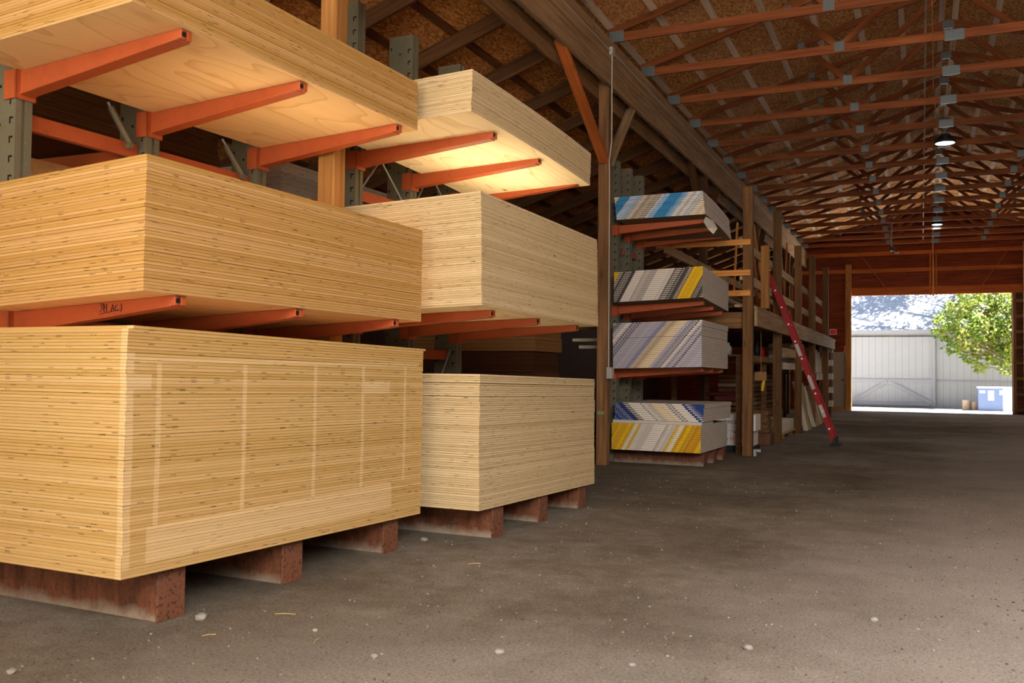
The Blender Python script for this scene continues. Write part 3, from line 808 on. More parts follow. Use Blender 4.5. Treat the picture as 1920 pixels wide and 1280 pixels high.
A_U = (3.30, 4.19, 5.19)
rack('cantilever_rack', 'nearest cantilever rack with orange arms carrying three plywood stacks', A_U, -4.56, [(2.843, 0.045, 0.001, 0.125), (1.549, 0.05, -0.005, 0.11)], -3.385, (-3.40, 0.243), 4.3,
     bars=[(A_U[0], A_U[1], 2.55, -4.66), (A_U[1], A_U[2], 2.55, -4.66), (A_U[0], A_U[1], 1.3, -4.66), (A_U[1], A_U[2], 1.3, -4.66)],
     rods=[((-4.63, 3.9, 2.80), (-4.60, 4.06, 2.56), True), ((-4.63, 4.86, 2.80), (-4.60, 5.05, 2.56), True)],
     back_levels=[(1.5, A_U, 1.2), (2.6, A_U, 1.2), (0.24, A_U, 1.2)])
B_U = (6.03, 6.84, 7.69)
rack('cantilever_rack', 'second cantilever rack with orange arms carrying pale plywood stacks', B_U, -4.30, [(2.966, 0.03, -0.022, 0.115), (1.648, 0.03, -0.016, 0.10)], -3.09, (-3.03, 0.218), 4.14,
     bars=[(B_U[0], B_U[1], 2.62, -4.42), (B_U[1], B_U[2], 2.62, -4.42), (B_U[0], B_U[1], 1.35, -4.42), (B_U[1], B_U[2], 1.35, -4.42)],
     rods=[((-4.36, 6.10, 2.62), (-4.36, 6.45, 3.0), False), ((-4.36, 6.36, 3.0), (-4.36, 6.76, 2.66), False), ((-4.36, 6.92, 2.62), (-4.36, 7.2, 3.0), False), ((-4.36, 7.22, 3.0), (-4.36, 7.62, 2.66), False),
           ((-4.36, 7.3, 0.9), (-4.36, 7.62, 1.4), False), ((-4.36, 6.6, 1.1), (-4.36, 6.76, 1.4), False)],
     back_levels=[(2.6, (6.03, 6.84, 7.69), 1.2)])
D_U = (11.94, 12.46, 13.0)
rack('cantilever_rack', 'third cantilever rack holding printed drywall behind the brown post', D_U, -4.20, [(3.222, 0.012, -0.05, 0.11), (2.146, 0.03, -0.06, 0.11), (1.278, 0.025, -0.01, 0.11)], -3.02, (-2.99, 0.187), 4.10,
     bars=[(D_U[0], D_U[1], 2.9, -4.3), (D_U[1], D_U[2], 2.9, -4.3)], rods=[((-4.26, 12.0, 2.6), (-4.26, 12.4, 3.0), False)])
# felt-pen scribble on the front arm of the near rack
def stroke_text(name, parent, strokes, org, sx, sz, r=0.0022):
    mb = MB()
    for st in strokes:
        pts = [(org[0] + sx * p[0] + 0, org[1], org[2] + sz * p[1] + 0.085 * sx * p[0] * 0) for p in st]
        mb.tube(pts, r, 4)
    return mb.build(name, M['black'], parent, RM.copy(), world=True)


for o in list(COL.objects):
    if o.name == 'arm.001' or o.name == 'arm':
        pass
arms = [o for o in COL.objects if o.name.split('.')[0] == 'arm']
near_mid = arms[1]
stroke_text('pen_scribble', near_mid, [[(0, 1), (.5, 1), (.25, .6), (.5, .3), (0, 0)], [(.55, 1.1), (.75, -.1)], [(.85, 1), (.8, .45), (1.15, .45)], [(1.1, 1), (1.1, 0)],
    [(1.8, 0), (2.05, .9), (2.3, 0)], [(1.9, .35), (2.2, .35)], [(2.85, .8), (2.5, .7), (2.45, .2), (2.85, .05)], [(3.4, 1), (3.45, .1), (3.2, -.1)], [(0, -.35), (3.2, .2)]],
    (-3.895, 3.30 - 0.0375, 1.478), 0.045, 0.038)

# ------------------------------------------------------------------ stock on the far side of the racks
stack('hardboard_sheet', 'dark brown hardboard sheet high behind the nearest rack', 'hardboard sheet', 'hardboard behind the nearest rack', -5.0, 2.9, 5.2, 2.62, 0.34, 14, M['hardboard'], jit=0.012, seed=21)
for k in range(4):
    mb = MB(); mb.box(-5.06 - 0.06 * k, -5.015 - 0.06 * k, 3.45, 5.1, 1.52, 2.45 - 0.03 * k)
    tag(mb.build('tan_panel', M['tan_board'], None, RM.copy()), 'tan panel standing on edge behind the nearest rack', 'panel', 'tan panels on edge')
stack('white_panel', 'white coated panel stacked behind the yellow post', 'panel', 'white panels behind the yellow post', -5.0, 5.92, 8.0, 2.62, 0.29, 16, M['melamine'], jit=0.006, seed=22)
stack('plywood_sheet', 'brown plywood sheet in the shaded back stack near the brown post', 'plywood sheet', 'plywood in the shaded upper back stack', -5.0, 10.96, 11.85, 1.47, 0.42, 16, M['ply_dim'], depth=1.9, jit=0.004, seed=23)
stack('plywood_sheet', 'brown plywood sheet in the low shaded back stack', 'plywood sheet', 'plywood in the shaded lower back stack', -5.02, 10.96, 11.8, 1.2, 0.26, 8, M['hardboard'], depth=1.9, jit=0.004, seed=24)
# storage table that carries the shaded back stacks
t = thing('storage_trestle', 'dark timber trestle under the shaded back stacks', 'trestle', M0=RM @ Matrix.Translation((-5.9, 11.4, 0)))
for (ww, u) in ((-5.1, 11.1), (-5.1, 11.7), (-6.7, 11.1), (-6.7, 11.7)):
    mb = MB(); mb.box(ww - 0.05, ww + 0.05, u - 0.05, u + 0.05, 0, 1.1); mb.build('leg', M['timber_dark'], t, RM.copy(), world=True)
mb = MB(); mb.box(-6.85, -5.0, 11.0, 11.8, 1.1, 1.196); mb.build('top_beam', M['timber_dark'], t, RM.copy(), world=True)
for k, (z, x) in enumerate(((1.66, -5.0), (1.56, -4.9))):
    tag(board('pale_board', RW(x, 12.3, z), RW(x + 0.9, 12.32, z), 0.1, 0.045, M['white_trim']), ['upper', 'lower'][k] + ' pale board lying crosswise behind the brown timber post', 'board')

# ------------------------------------------------------------------ loft
LX = -2.35
LP = [(13.86, 3.97, 0), (16.87, 4.1, 0), (19.85, 3.87, 0), (22.5, 3.97, 0), (25.8, 4.05, 0)]
names = ['nearest tall brown loft post beside the drywall rack', 'brown loft post with white splotches right behind the ladder top', 'third brown loft post along the aisle', 'fourth brown loft post along the aisle', 'last loft post near the far doorway']
for (y, z, z0), nm in zip(LP, names):
    o = board('loft_post', (LX, y, z0), (LX, y, z), 0.14, 0.14, M['loft_post'], up=(0, 1, 0), bevel=0.006); tag(o, nm, 'post', 'loft posts along the aisle')
o = board('loft_post', (LX - 0.02, 15.6, 2.285), (LX - 0.02, 15.6, 3.32), 0.13, 0.13, M['post_yellow'], up=(0, 1, 0), bevel=0.006)
tag(o, 'short yellowish post standing on the loft edge behind the ladder top', 'post')
t = thing('loft_deck', 'timber loft deck with thick grey rim board along the aisle', 'loft', (LX, 14, 0))
board('rim_board', (LX + 0.095, 13.95, 2.055), (LX + 0.095, 20.6, 2.055), 0.045, 0.285, M['beam_wood'], t)
board('rim_board', (LX + 0.095, 20.62, 2.055), (LX + 0.095, 27.25, 2.055), 0.045, 0.285, M['beam_wood'], t)
board('edge_plank', (LX - 0.09, 13.95, 2.22), (LX - 0.09, 27.3, 2.22), 0.26, 0.04, M['loft_pale'], t)
mb = MB(); mb.box(-5.6, LX - 0.24, 13.95, 27.2, 2.19, 2.23); mb.build('deck_board', M['timber_dark'], t, world=True)
board('end_joist', (-5.5, 13.92, 2.0), (LX - 0.07, 13.92, 2.0), 0.045, 0.24, M['timber'], t)
for y in (15.4, 16.95, 18.4, 19.95, 21.4, 22.6, 24.2, 25.9, 27.1):
    board('joist', (-5.5, y, 2.08), (LX - 0.08, y, 2.08), 0.045, 0.2, M['timber_dark'], t)
for (z, nm, mt) in ((3.14, 'upper', 'loft_pale'), (2.66, 'lower', 'loft_pale')):
    tag(board('loft_rail', (LX - 0.095, 13.8, z), (LX - 0.095, 27.2, z - 0.06), 0.04, 0.14, M[mt]), nm + ' pale guard rail board behind the loft posts', 'rail')
    tag(board('back_rail', (-3.62, 13.9, z - 0.02), (-3.62, 27.2, z - 0.04), 0.04, 0.14, M['loft_pale']), nm + ' pale rack board at the rear of the loft', 'rail')
for (z, x0, nm) in ((3.14, -3.72, 'topmost'), (2.69, -3.2, 'middle'), (2.39, -2.9, 'lowest')):
    tag(board('cross_stick', (x0, 13.76, z), (LX + 0.05, 13.76, z), 0.04, 0.085, M['loft_orange']), nm + ' of three orange cross boards joining drywall rack and loft post', 'board')
# lengths lying and standing in the loft
rr = random.Random(5)
for k in range(12):
    y = 17.6 + 0.72 * k + rr.uniform(-0.2, 0.2); x = -2.95 - rr.uniform(0, 0.45)
    dx = rr.uniform(-0.35, 0.1); dy = rr.uniform(-0.5, 0.5)
    tag(board('trim_length', (x, y, 2.24), (x + dx, y + dy, 3.7 + rr.uniform(-0.3, 0.7)), 0.03, 0.07, M['brace_orange'] if k % 3 else M['loft_orange'], up=(0, 1, 0)),
        'thin trim length leaning upright inside the loft', 'trim length', 'trim lengths standing in the loft')
for k in range(16):
    x = -2.75 - 0.09 * (k % 6); z = 2.78 + 0.14 * (k // 6)
    p = bpy.data.objects
    mb = MB(); y0 = 14.2 + rr.uniform(0, 0.5); mb.tube([(x, y0, 2.268 + 0.072 * (k // 6)), (x, y0 + 3.2, 2.268 + 0.072 * (k // 6))], 0.035, 8)
    tag(mb.build('pipe_length', M[('timber', 'loft_pale', 'white_pvc', 'timber_dark')[k % 4]], smooth=True), 'round length lying in a heap in the front loft bay', 'pipe length', 'pipe lengths in the front loft bay')
for z in (2.33, 2.6):
    pass
mb = MB()
for q in range(3):
    mb.tube([(-2.485 - 0.02 * q, 17.9 + 0.19 * math.cos(a * PI / 10), 2.93 + 0.2 * math.sin(a * PI / 10)) for a in range(21)], 0.018, 6)
t = tag(mb.build('hose_coil', M['red_dark'], smooth=True), 'dark red coil of hose hanging inside the loft by the yellow post', 'hose')
mb = MB()
for q in range(3):
    mb.tube([(-2.485 - 0.02 * q, 18.0 + 0.14 * math.cos(a * PI / 10), 2.47 + 0.15 * math.sin(a * PI / 10)) for a in range(21)], 0.016, 6)
tag(mb.build('hose_coil', M['red_dark'], smooth=True), 'smaller dark red coil below the hose coil in the loft', 'hose')

# ------------------------------------------------------------------ under the loft
def shelf(name, label, y0, y1, z, th, x0=-3.6, x1=-2.4, edge='timber', legs=True):
    t = thing(name, label, 'shelf', ((x0 + x1) / 2, (y0 + y1) / 2, 0))
    mb = MB(); mb.box(x0, x1 - 0.04, y0, y1, z - 0.03, z); mb.build('shelf_board', M['timber_dark'], t, world=True)
    board('front_edge', (x1 - 0.018, y0, z - th / 2), (x1 - 0.018, y1, z - th / 2), 0.036, th, M[edge], t)
    for (x, y) in ((x0 + 0.05, y0 + 0.05), (x0 + 0.05, y1 - 0.05), (x1 - 0.09, y0 + 0.05), (x1 - 0.09, y1 - 0.05)):
        mb = MB(); mb.box(x - 0.04, x + 0.04, y - 0.04, y + 0.04, 0, z - 0.03); mb.build('leg', M['timber_dark'], t, world=True)
    return t


shelf('timber_shelf', 'dark timber shelf with bottles between the first two loft posts', 14.2, 16.7, 1.5, 0.1, x1=-2.46)
shelf('timber_shelf', 'long timber shelf with pale front edge behind the ladder', 18.1, 23.9, 1.43, 0.13, edge='white_trim')
shelf('timber_shelf', 'short timber shelf with white front edge near the far door', 24.3, 27.0, 1.24, 0.17, edge='white_trim')
tag(board('pale_board', (-2.4, 17.0, 1.62), (-2.4, 20.6, 1.62), 0.04, 0.17, M['loft_pale']), 'wide pale board fixed behind the ladder above the long shelf', 'board')
for k in range(4):
    mb = MB(); mb.box(-3.1, -2.43 - 0.01 * k, 20.9, 21.9, 1.436 + 0.115 * k, 1.436 + 0.115 * k + 0.1)
    tag(mb.build('trim_bundle', M['white_trim'], bevel=0.006), 'flat bundle of pale trim stacked on the long shelf', 'trim bundle', 'trim bundles on the long shelf')
for k in range(9):
    y = 24.45 + 0.27 * k; dx = rr.uniform(-0.08, 0.02)
    tag(board('moulding_stick', (-2.5, y, 1.245), (-2.5 + dx, y + rr.uniform(-0.12, 0.12), 1.8 + rr.uniform(-0.12, 0.06)), 0.07, 0.1, M['white_trim'], up=(0, 1, 0)),
        'pale moulding stick standing on the short white-edged shelf', 'moulding', 'mouldings on the short shelf')
for k in range(5):
    z = 0.4 + 0.38 * k
    tag(board('end_board', (-2.62, 27.4, z), (-2.3, 27.4, z), 0.2, 0.16, M['white_trim']), ['lowest', 'second lowest', 'middle', 'second highest', 'highest'][k] + ' white board end on the rack end by the far door', 'board')
t = thing('end_rack', 'narrow dark upright rack closing the far end of the loft', 'rack', (-2.5, 27.4, 0))
board('upright', (-2.72, 27.4, 0), (-2.72, 27.4, 2.1), 0.12, 0.12, M['timber_dark'], t, up=(0, 1, 0))
board('upright', (-2.4, 27.56, 0), (-2.4, 27.56, 2.1), 0.08, 0.08, M['timber_dark'], t, up=(0, 1, 0))
for k in range(11):
    y = 20.9 + 0.5 * k + rr.uniform(-0.1, 0.1); h = 1.0 - 0.03 * k + rr.uniform(-0.12, 0.1)
    if k == 0: h = 1.05
    tag(board('moulding_stick', (-2.40 + rr.uniform(0, 0.12), y, 0.0), (-2.52, y + rr.uniform(-0.25, 0.0), h), 0.09, 0.16, M['loft_pale'] if k % 3 else M['white_trim'], up=(0, 1, 0)),
        'pale moulding bundle leaning on the ground along the far racks', 'moulding', 'mouldings leaning along the ground')
# lumber pile
for k in range(11):
    z = 0.27 + 0.086 * k
    mb = MB(); mb.box(-3.5, -2.9 + rr.uniform(-0.02, 0.02), 17.4 + rr.uniform(-0.1, 0.1), 20.7 + rr.uniform(-0.1, 0.1), z, z + 0.068)
    tag(mb.build('lumber_board', M['timber'] if k % 4 else M['beam_wood'], bevel=0.004), 'brown lumber board in the low pile behind the loft posts', 'lumber', 'lumber pile under the loft')
for y in (17.8, 20.2):
    tag(board('bearer', (-3.55, y, 0.13), (-2.85, y, 0.13), 0.1, 0.26, M['timber_dark']), ('nearer' if y < 19 else 'farther') + ' dark bearer block under the lumber pile', 'bearer')
# foam block on a pallet
t = thing('pallet', 'worn wooden pallet under the white foam block', 'pallet', (-2.5, 19.0, 0))
for k in range(4): board('deck_slat', (-2.95 + 0.17 * k, 17.75, 0.085), (-2.95 + 0.17 * k, 20.5, 0.085), 0.12, 0.022, M['loft_pale'], t)
for y in (17.9, 19.1, 20.3): board('runner', (-3.0, y, 0.037), (-2.36, y, 0.037), 0.08, 0.074, M['timber'], t)
mb = MB(); mb.box(-2.95, -2.42, 17.75, 19.75, 0.098, 0.31); tag(mb.build('foam_block', M['foam'], bevel=0.01), 'white foam block lying on the worn pallet', 'foam block')
# brown bundle on a red box
mb = MB(); mb.box(-2.78, -2.36, 16.1, 16.55, 0, 0.2); tag(mb.build('red_crate', M['orange_rust'], bevel=0.01), 'rusty red crate on the floor behind the nearest loft post', 'crate')
_t = NT('layered brown bundle', 0.95)
_v = _t.tc(); _n = _t.noise(_t.mapv(_v, (14, 14, 40)), 1.0, 5, 0.7)
_t.col(_t.ramp(_n, [(0.3, srgb(70, 44, 26)), (0.6, srgb(132, 92, 58)), (0.75, srgb(188, 150, 108))])).bump(_n, 0.8, 0.03); M['bundle'] = _t.m
mb = MB()
for k in range(5): mb.box(-2.76 + rr.uniform(-0.02, 0.02), -2.39 + rr.uniform(-0.02, 0.02), 16.12, 16.52, 0.203 + 0.075 * k, 0.203 + 0.075 * k + 0.08)
tag(mb.build('bark_bundle', M['bundle'], bevel=0.015), 'rough brown layered bundle sitting on the rusty red crate', 'bundle')
# boxes
def text_mesh(name, txt, size, mat, parent, loc, rot):
    cu = bpy.data.curves.new(name, 'FONT'); cu.body = txt; cu.size = size; cu.extrude = 0.0008; cu.align_x = 'LEFT'
    tmp = bpy.data.objects.new(name, cu); me = bpy.data.meshes.new_from_object(tmp); bpy.data.objects.remove(tmp)
    me.materials.clear(); me.materials.append(mat)
    o = bpy.data.objects.new(name, me); COL.objects.link(o); o.parent = parent
    o.matrix_basis = world_of(parent).inverted() @ (Matrix.Translation(loc) @ Euler(rot).to_matrix().to_4x4()); return o


M['barn_trim'] = flat('barn trim paint', srgb(120, 122, 126), 0.7, var=0.03)
M['carton'] = flat('white carton', srgb(222, 218, 210), 0.7, var=0.05)
M['ink'] = flat('black ink', srgb(24, 22, 22), 0.7)
M['ink_orange'] = flat('orange ink', srgb(226, 104, 40), 0.7)
mb = MB(); mb.box(-2.98, -2.38, 14.55, 15.15, 0, 0.085); tag(mb.build('black_base', M['black'], bevel=0.006), 'low black plastic base under the white cartons', 'base')
mb = MB(); mb.box(-2.95, -2.40, 14.6, 15.1, 0.088, 0.318); bx = tag(mb.build('carton', M['carton'], bevel=0.004), 'lower white carton with orange triangle behind the nearest loft post', 'carton')
text_mesh('printed_text', 'r', 0.075, M['ink'], bx, (-2.80, 14.599, 0.165), (PI / 2, 0, 0))
text_mesh('printed_text', 'HT', 0.10, M['ink_orange'], bx, (-2.75, 14.599, 0.165), (PI / 2, 0, 0))
mb = MB(); mb.prism([(-2.71, 0.308), (-2.56, 0.308), (-2.56, 0.19)], 1, 14.597, 14.5995); mb.build('printed_triangle', M['ink_orange'], bx)
mb = MB(); mb.box(-2.97, -2.36, 14.6, 15.1, 0.32, 0.57); bx = tag(mb.build('carton', M['carton'], bevel=0.004), 'upper white carton with black and orange lettering beside drywall', 'carton')
text_mesh('printed_text', 'SHIELD', 0.072, M['ink'], bx, (-2.85, 14.599, 0.43), (PI / 2, 0, 0))
text_mesh('printed_text', 'HT', 0.085, M['ink_orange'], bx, (-2.57, 14.599, 0.43), (PI / 2, 0, 0))
# shelf clutter
def bottle(label, x, y, z, r, h, mat, cat='bottle'):
    mb = MB(); mb.lathe([(0.001, 0), (r, 0), (r, h * 0.62), (r * 0.45, h * 0.78), (r * 0.4, h), (0.001, h)], 14)
    tag(mb.build(cat.replace(' ', '_'), mat, None, Matrix.Translation((x, y, z)), smooth=True), label, cat)


bottle('white jug on the dark shelf beside the drywall stack', -2.86, 15.0, 1.505, 0.06, 0.2, M['foam'], 'jug')
bottle('red bottle on the dark shelf at the second loft post', -2.52, 16.3, 1.505, 0.035, 0.17, M['red_paint'])
bottle('dark bottle on the dark shelf beside the red bottle', -2.6, 16.2, 1.505, 0.045, 0.26, M['black'])
mb = MB(); mb.box(-3.2, -2.75, 15.6, 16.1, 0.75, 0.83); mb.tube([(-3.3, 15.5, 0.86), (-2.6, 15.9, 0.9)], 0.03, 8)
tag(mb.build('tool_cart', M['red_dark'], bevel=0.005), 'dark red tool body hidden in the shade under the loft', 'tool')
bpy.data.objects['tool_cart'].location.z = 0.0
t = thing('yellow_tag_sign', 'small tan hanging sign with yellow tag under the loft rim', 'sign', (-2.42, 15.5, 1.2))
mb = MB(); mb.box(-2.52, -2.33, 15.49, 15.51, 1.1, 1.24); mb.build('sign_board', M['cardtan'], t, world=True)
mb = MB(); mb.tube([(-2.37, 15.5, 1.1), (-2.385, 15.5, 1.05), (-2.40, 15.5, 0.93)], [0.015, 0.03, 0.022], 8); mb.build('yellow_tag', M['yellow'], t, world=True)
mb = MB(); mb.tube([(-2.42, 15.5, 1.24), (-2.42, 15.5, 1.90)], 0.004, 5); mb.build('cord', M['cord_orange'], t, world=True)
mb = MB(); mb.box(-2.27, -2.23, 13.85, 13.98, 0, 0.1); mb.box(-2.26, -2.17, 13.9, 13.93, 0.06, 0.1)
tag(mb.build('steel_bracket', M['galv'], bevel=0.003), 'small steel bracket at the foot of the nearest loft post', 'bracket')

# ------------------------------------------------------------------ ladder
t = thing('extension_ladder', 'red fibreglass ladder leaning from the floor against the loft rim', 'ladder', (-1.33, 16.65, 0))
foot = Vector((-1.33, 0, 0.0)); top = Vector((-2.44, 0, 2.95)); d = (top - foot)
nrm = Vector((d.z, 0, -d.x)).normalized()
for (ya, nm) in ((16.46, 'rail'), (16.86, 'rail')):
    a = foot + Vector((0, ya, 0.10)) ; b = top + Vector((0, ya, 0))
    a.x = foot.x - 0.10 * 0.376
    board(nm, a, b, 0.032, 0.085, M['red_paint'], t, up=nrm)
    mb = MB(); mb.box(-1.43, -1.27, ya - 0.03, ya + 0.03, 0.0, 0.03); mb.box(-1.38, -1.33, ya - 0.022, ya + 0.022, 0.03, 0.15); mb.build('foot', M['black'], t, bevel=0.004, world=True)
for k in range(9):
    q = 0.10 + 0.1 * k
    p = foot + d * q
    mb = MB(); mb.tube([(p.x, 16.44, p.z), (p.x, 16.88, p.z)], 0.016, 8); mb.build('rung', M['alu'], t, world=True)
for q in (0.2, 0.36, 0.55):
    p = foot + d * q
    T = Matrix.Translation((p.x, 16.4425, p.z)) @ Matrix.Rotation(math.atan2(-d.x, d.z) * -1, 4, 'Y')
    mb = MB(); mb.box(-0.03, 0.03, -0.0005, 0.001, -0.11, 0.11, T=T); mb.build('label_sticker', M['grey_box'], t, world=True)

# ------------------------------------------------------------------ ceiling lights and hanging pieces
_t = NT('lamp glow'); _t.b.inputs['Emission Color'].default_value = (1.0, 0.96, 0.9, 1); _t.b.inputs['Emission Strength'].default_value = 9.0; M['glow'] = _t.m
def highbay(x, y, z, r, label):
    t = thing('high_bay_lamp', label, 'lamp', (x, y, z), group='high bay lamps')
    mb = MB(); mb.lathe([(0.001, 0.16), (r * 0.45, 0.16), (r * 0.55, 0.13), (r * 0.6, 0.07), (r * 0.98, 0.045), (r, 0.02), (r, 0.0), (r * 0.9, -0.005), (r * 0.9, 0.01), (0.001, 0.01)], 32)
    for k in range(20):
        T = Matrix.Rotation(2 * PI * k / 20, 4, 'Z'); mb.box(r * 0.5, r * 0.97, -0.004, 0.004, 0.04, 0.1, T=T)
    mb.build('housing', M['black'], t, Matrix.Translation((0, 0, 0)))
    mb = MB(); mb.lathe([(0.001, -0.012), (r * 0.6, -0.010), (r * 0.88, -0.002)], 32); mb.build('lens', M['glow'], t, Matrix.Translation((0, 0, 0)))
    mb = MB(); mb.lathe([(0.001, 0.16), (0.05, 0.16), (0.05, 0.24), (0.001, 0.24)], 12); mb.tube([(0, 0, 0.24), (0, 0, 0.42)], 0.006, 6); mb.build('hanger', M['galv'], t)
    l = bpy.data.lights.new('lamp_light', 'AREA'); l.shape = 'DISK'; l.size = r * 1.6; l.energy = 50; l.color = (1.0, 0.93, 0.82)
    o = bpy.data.objects.new('lamp_light', l); COL.objects.link(o); o.parent = t; o.location = (0, 0, -0.03)
    return t


highbay(0.385, 18.3, 5.41, 0.18, 'nearer round high bay lamp glowing under the roof trusses')
highbay(0.40, 29.4, 5.60, 0.15, 'farther round high bay lamp glowing near the far gable')
mb = MB(); mb.tube([(0.055, 8.0, 5.66), (0.03, 33.5, 5.72)], 0.012, 6); tag(mb.build('ceiling_conduit', M['white_pvc']), 'thin white conduit running along the hall above the truss chords', 'conduit')
mb = MB(); mb.tube([(0.09, 9.98, 5.50), (0.12, 12.0, 5.49), (0.16, 15, 5.50), (0.25, 17.5, 5.50), (0.36, 18.25, 5.64)], 0.007, 6); tag(mb.build('lamp_cord', M['cord_orange']), 'tan power cord strung below the trusses to the nearer lamp', 'cord')
t = thing('hanging_fixture', 'small dark fixture with bracket hanging near the far gable', 'fixture', (-0.78, 28.237, 4.9))
mb = MB(); mb.box(-0.84, -0.72, 28.18, 28.30, 4.74, 4.86); mb.build('body', M['black'], t, bevel=0.01, world=True)
mb = MB(); mb.tube([(-0.78, 28.237, 4.86), (-0.80, 28.237, 5.1), (-0.78, 28.237, 5.54)], 0.02, 6); mb.build('bracket', M['galv'], t, world=True)
mb = MB(); mb.tube([(-0.76, 28.237, 4.76), (-0.68, 28.237, 4.66), (-0.6, 28.237, 4.7)], 0.015, 6); mb.build('arm', M['galv'], t, world=True)

# ------------------------------------------------------------------ far doorway
tag(board('trim_11', (-2.24, YF - 0.03, 4.06), (2.95, YF - 0.03, 4.06), 0.06, 0.27, M['brace_orange']), None, None, kind='structure')
o = board('door_post', (-2.32, YF - 0.12, 0), (-2.32, YF - 0.12, 5.0), 0.19, 0.16, M['post_yellow'], up=(0, 1, 0), bevel=0.006); tag(o, 'orange timber post at the rack side of the far doorway', 'post')
o = board('door_post', (2.92, 32.4, 0), (2.92, 32.4, 5.4), 0.12, 0.12, M['timber'], up=(0, 1, 0), bevel=0.006); tag(o, 'brown timber post at the right edge of the far doorway', 'post')
t = thing('sliding_door', 'brown framed edge of the sliding door parked at the far doorway', 'sliding door', (2.8, YF - 0.2, 0))
board('stile', (2.70, YF - 0.2, 0.05), (2.70, YF - 0.2, 3.9), 0.10, 0.09, M['timber'], t, up=(0, 1, 0))
board('stile', (3.95, YF - 0.2, 0.05), (3.95, YF - 0.2, 3.9), 0.10, 0.09, M['timber'], t, up=(0, 1, 0))
for k in range(8): board('rail', (2.75, YF - 0.2, 0.15 + 0.5 * k), (3.9, YF - 0.2, 0.15 + 0.5 * k), 0.05, 0.1, M['timber'], t)
mb = MB(); mb.box(2.7, 3.95, YF - 0.17, YF - 0.15, 0.05, 3.9); mb.build('panel', M['timber_dark'], t, world=True)
t = thing('door_track_hanger', 'tall pale centre batten hanging above the far doorway', 'batten', (0.33, YF - 0.1, 3.9))
board('batten', (0.335, YF - 0.12, 3.87), (0.335, YF - 0.12, 6.3), 0.05, 0.05, M['loft_orange'], t, up=(0, 1, 0))
for x in (0.245, 0.425): board('side_board', (x, YF - 0.08, 3.9), (x, YF - 0.08, 5.3), 0.05, 0.04, M['brace_orange'], t, up=(0, 1, 0))
for (a, b, nm) in (((-1.98, YF - 0.1, 5.4), (-0.97, YF - 0.1, 3.92), 'rack-side'), ((2.53, YF - 0.1, 5.3), (1.6, YF - 0.1, 3.91), 'far aisle-side')):
    tag(board('diagonal_strut', a, b, 0.03, 0.05, M['brace_orange'], up=(0, 1, 0)), nm + ' thin diagonal strut above the far doorway', 'strut')
o = MB(); o.box(-2.86, -2.41, YF - 0.05, YF - 0.005, 0.12, 2.0); dr = o.build('door_1', flat('grey door paint', srgb(150, 134, 112), 0.6, var=0.05), bevel=0.004); tag(dr, None, None, kind='structure')
mb = MB(); mb.lathe([(0.001, 0), (0.025, 0), (0.03, 0.02), (0.001, 0.04)], 12); mb.build('door_knob', M['black'], dr, Matrix.Translation((-2.52, YF - 0.05, 1.04)) @ Matrix.Rotation(PI / 2, 4, 'X'))
o = board('trim_12', (-2.95, YF - 0.12, 0.06), (-2.42, YF - 0.12, 0.06), 0.14, 0.12, M['post_yellow']); tag(o, None, None, kind='structure')
t = thing('wall_sign', 'small red and white sign on the far wall above the grey door', 'sign', (-2.83, YF - 0.05, 2.7))
mb = MB(); mb.box(-2.94, -2.71, YF - 0.07, YF - 0.052, 2.6, 2.79); mb.build('sign_panel', M['carton'], t, world=True)
mb = MB(); mb.box(-2.925, -2.725, YF - 0.073, YF - 0.069, 2.615, 2.775); mb.build('red_face', flat('sign red', srgb(222, 60, 50), 0.6), t, world=True)
mb = MB(); mb.lathe([(0.001, 0), (0.05, 0), (0.04, 0.03), (0.001, 0.035)], 14)
tag(mb.build('wall_alarm', M['foam'], None, Matrix.Translation((-2.8, YF - 0.05, 2.39)) @ Matrix.Rotation(PI / 2, 4, 'X')), 'small round white fitting on the far wall under the red sign', 'wall fitting')

# ------------------------------------------------------------------ outside: barn, tree, bin, stumps
BY = 45.0; BG = -0.24
_t = NT('pale grey board siding', 0.7)
_p = _t.sep(_t.n('ShaderNodeNewGeometry').outputs['Position'])
_g = _t.ramp(_t.math('FRACT', _t.math('MULTIPLY', _p[0], 3.6)), [(0.0, 0.0), (0.05, 1.0), (0.95, 1.0), (1.0, 0.0)])
_t.col(_t.mix(_g, srgb(96, 98, 102), _t.mix(_t.noise(_t.tc(), 3.0, 4), srgb(126, 128, 130), srgb(132, 134, 136)))); M['siding'] = _t.m
_t = NT('grey blue shingles', 0.85)
_v = _t.tc('Object'); _n = _t.noise(_t.mapv(_v, (3.0, 12, 12)), 1.0, 4)
_t.col(_t.ramp(_n, [(0.3, srgb(150, 154, 164)), (0.7, srgb(172, 176, 186))])); M['shingle'] = _t.m
t = thing('barn', 'pale grey barn with shingled roof and sliding door across the yard', 'barn', (0, BY, BG))
mb = MB(); mb.box(-14, 12, BY, BY + 9, BG - 0.1, 3.15); mb.build('wall', M['siding'], t, world=True)
mb = MB(); mb.prism([(BY - 0.45, 3.12), (BY + 4.5, 6.7), (BY + 9.45, 3.12), (BY + 9.45, 3.2), (BY + 4.5, 6.8), (BY - 0.45, 3.2)], 0, -14.5, 12.5)
mb.build('roof', M['shingle'], t, world=True)
mb = MB(); mb.box(-14.5, 12.5, BY - 0.5, BY - 0.44, 3.08, 3.25); mb.build('gutter', M['barn_trim'], t, world=True)
mb = MB(); mb.box(-3.4, 0.52, BY - 0.12, BY - 0.05, -0.12, 2.95)
dr = mb.build('door', M['siding'], t, world=True)
board('rail', (-3.4, BY - 0.15, 0.98), (0.5, BY - 0.15, 0.98), 0.03, 0.16, M['barn_trim'], dr)
board('rail', (-3.4, BY - 0.15, -0.04), (0.5, BY - 0.15, -0.04), 0.03, 0.16, M['barn_trim'], dr)
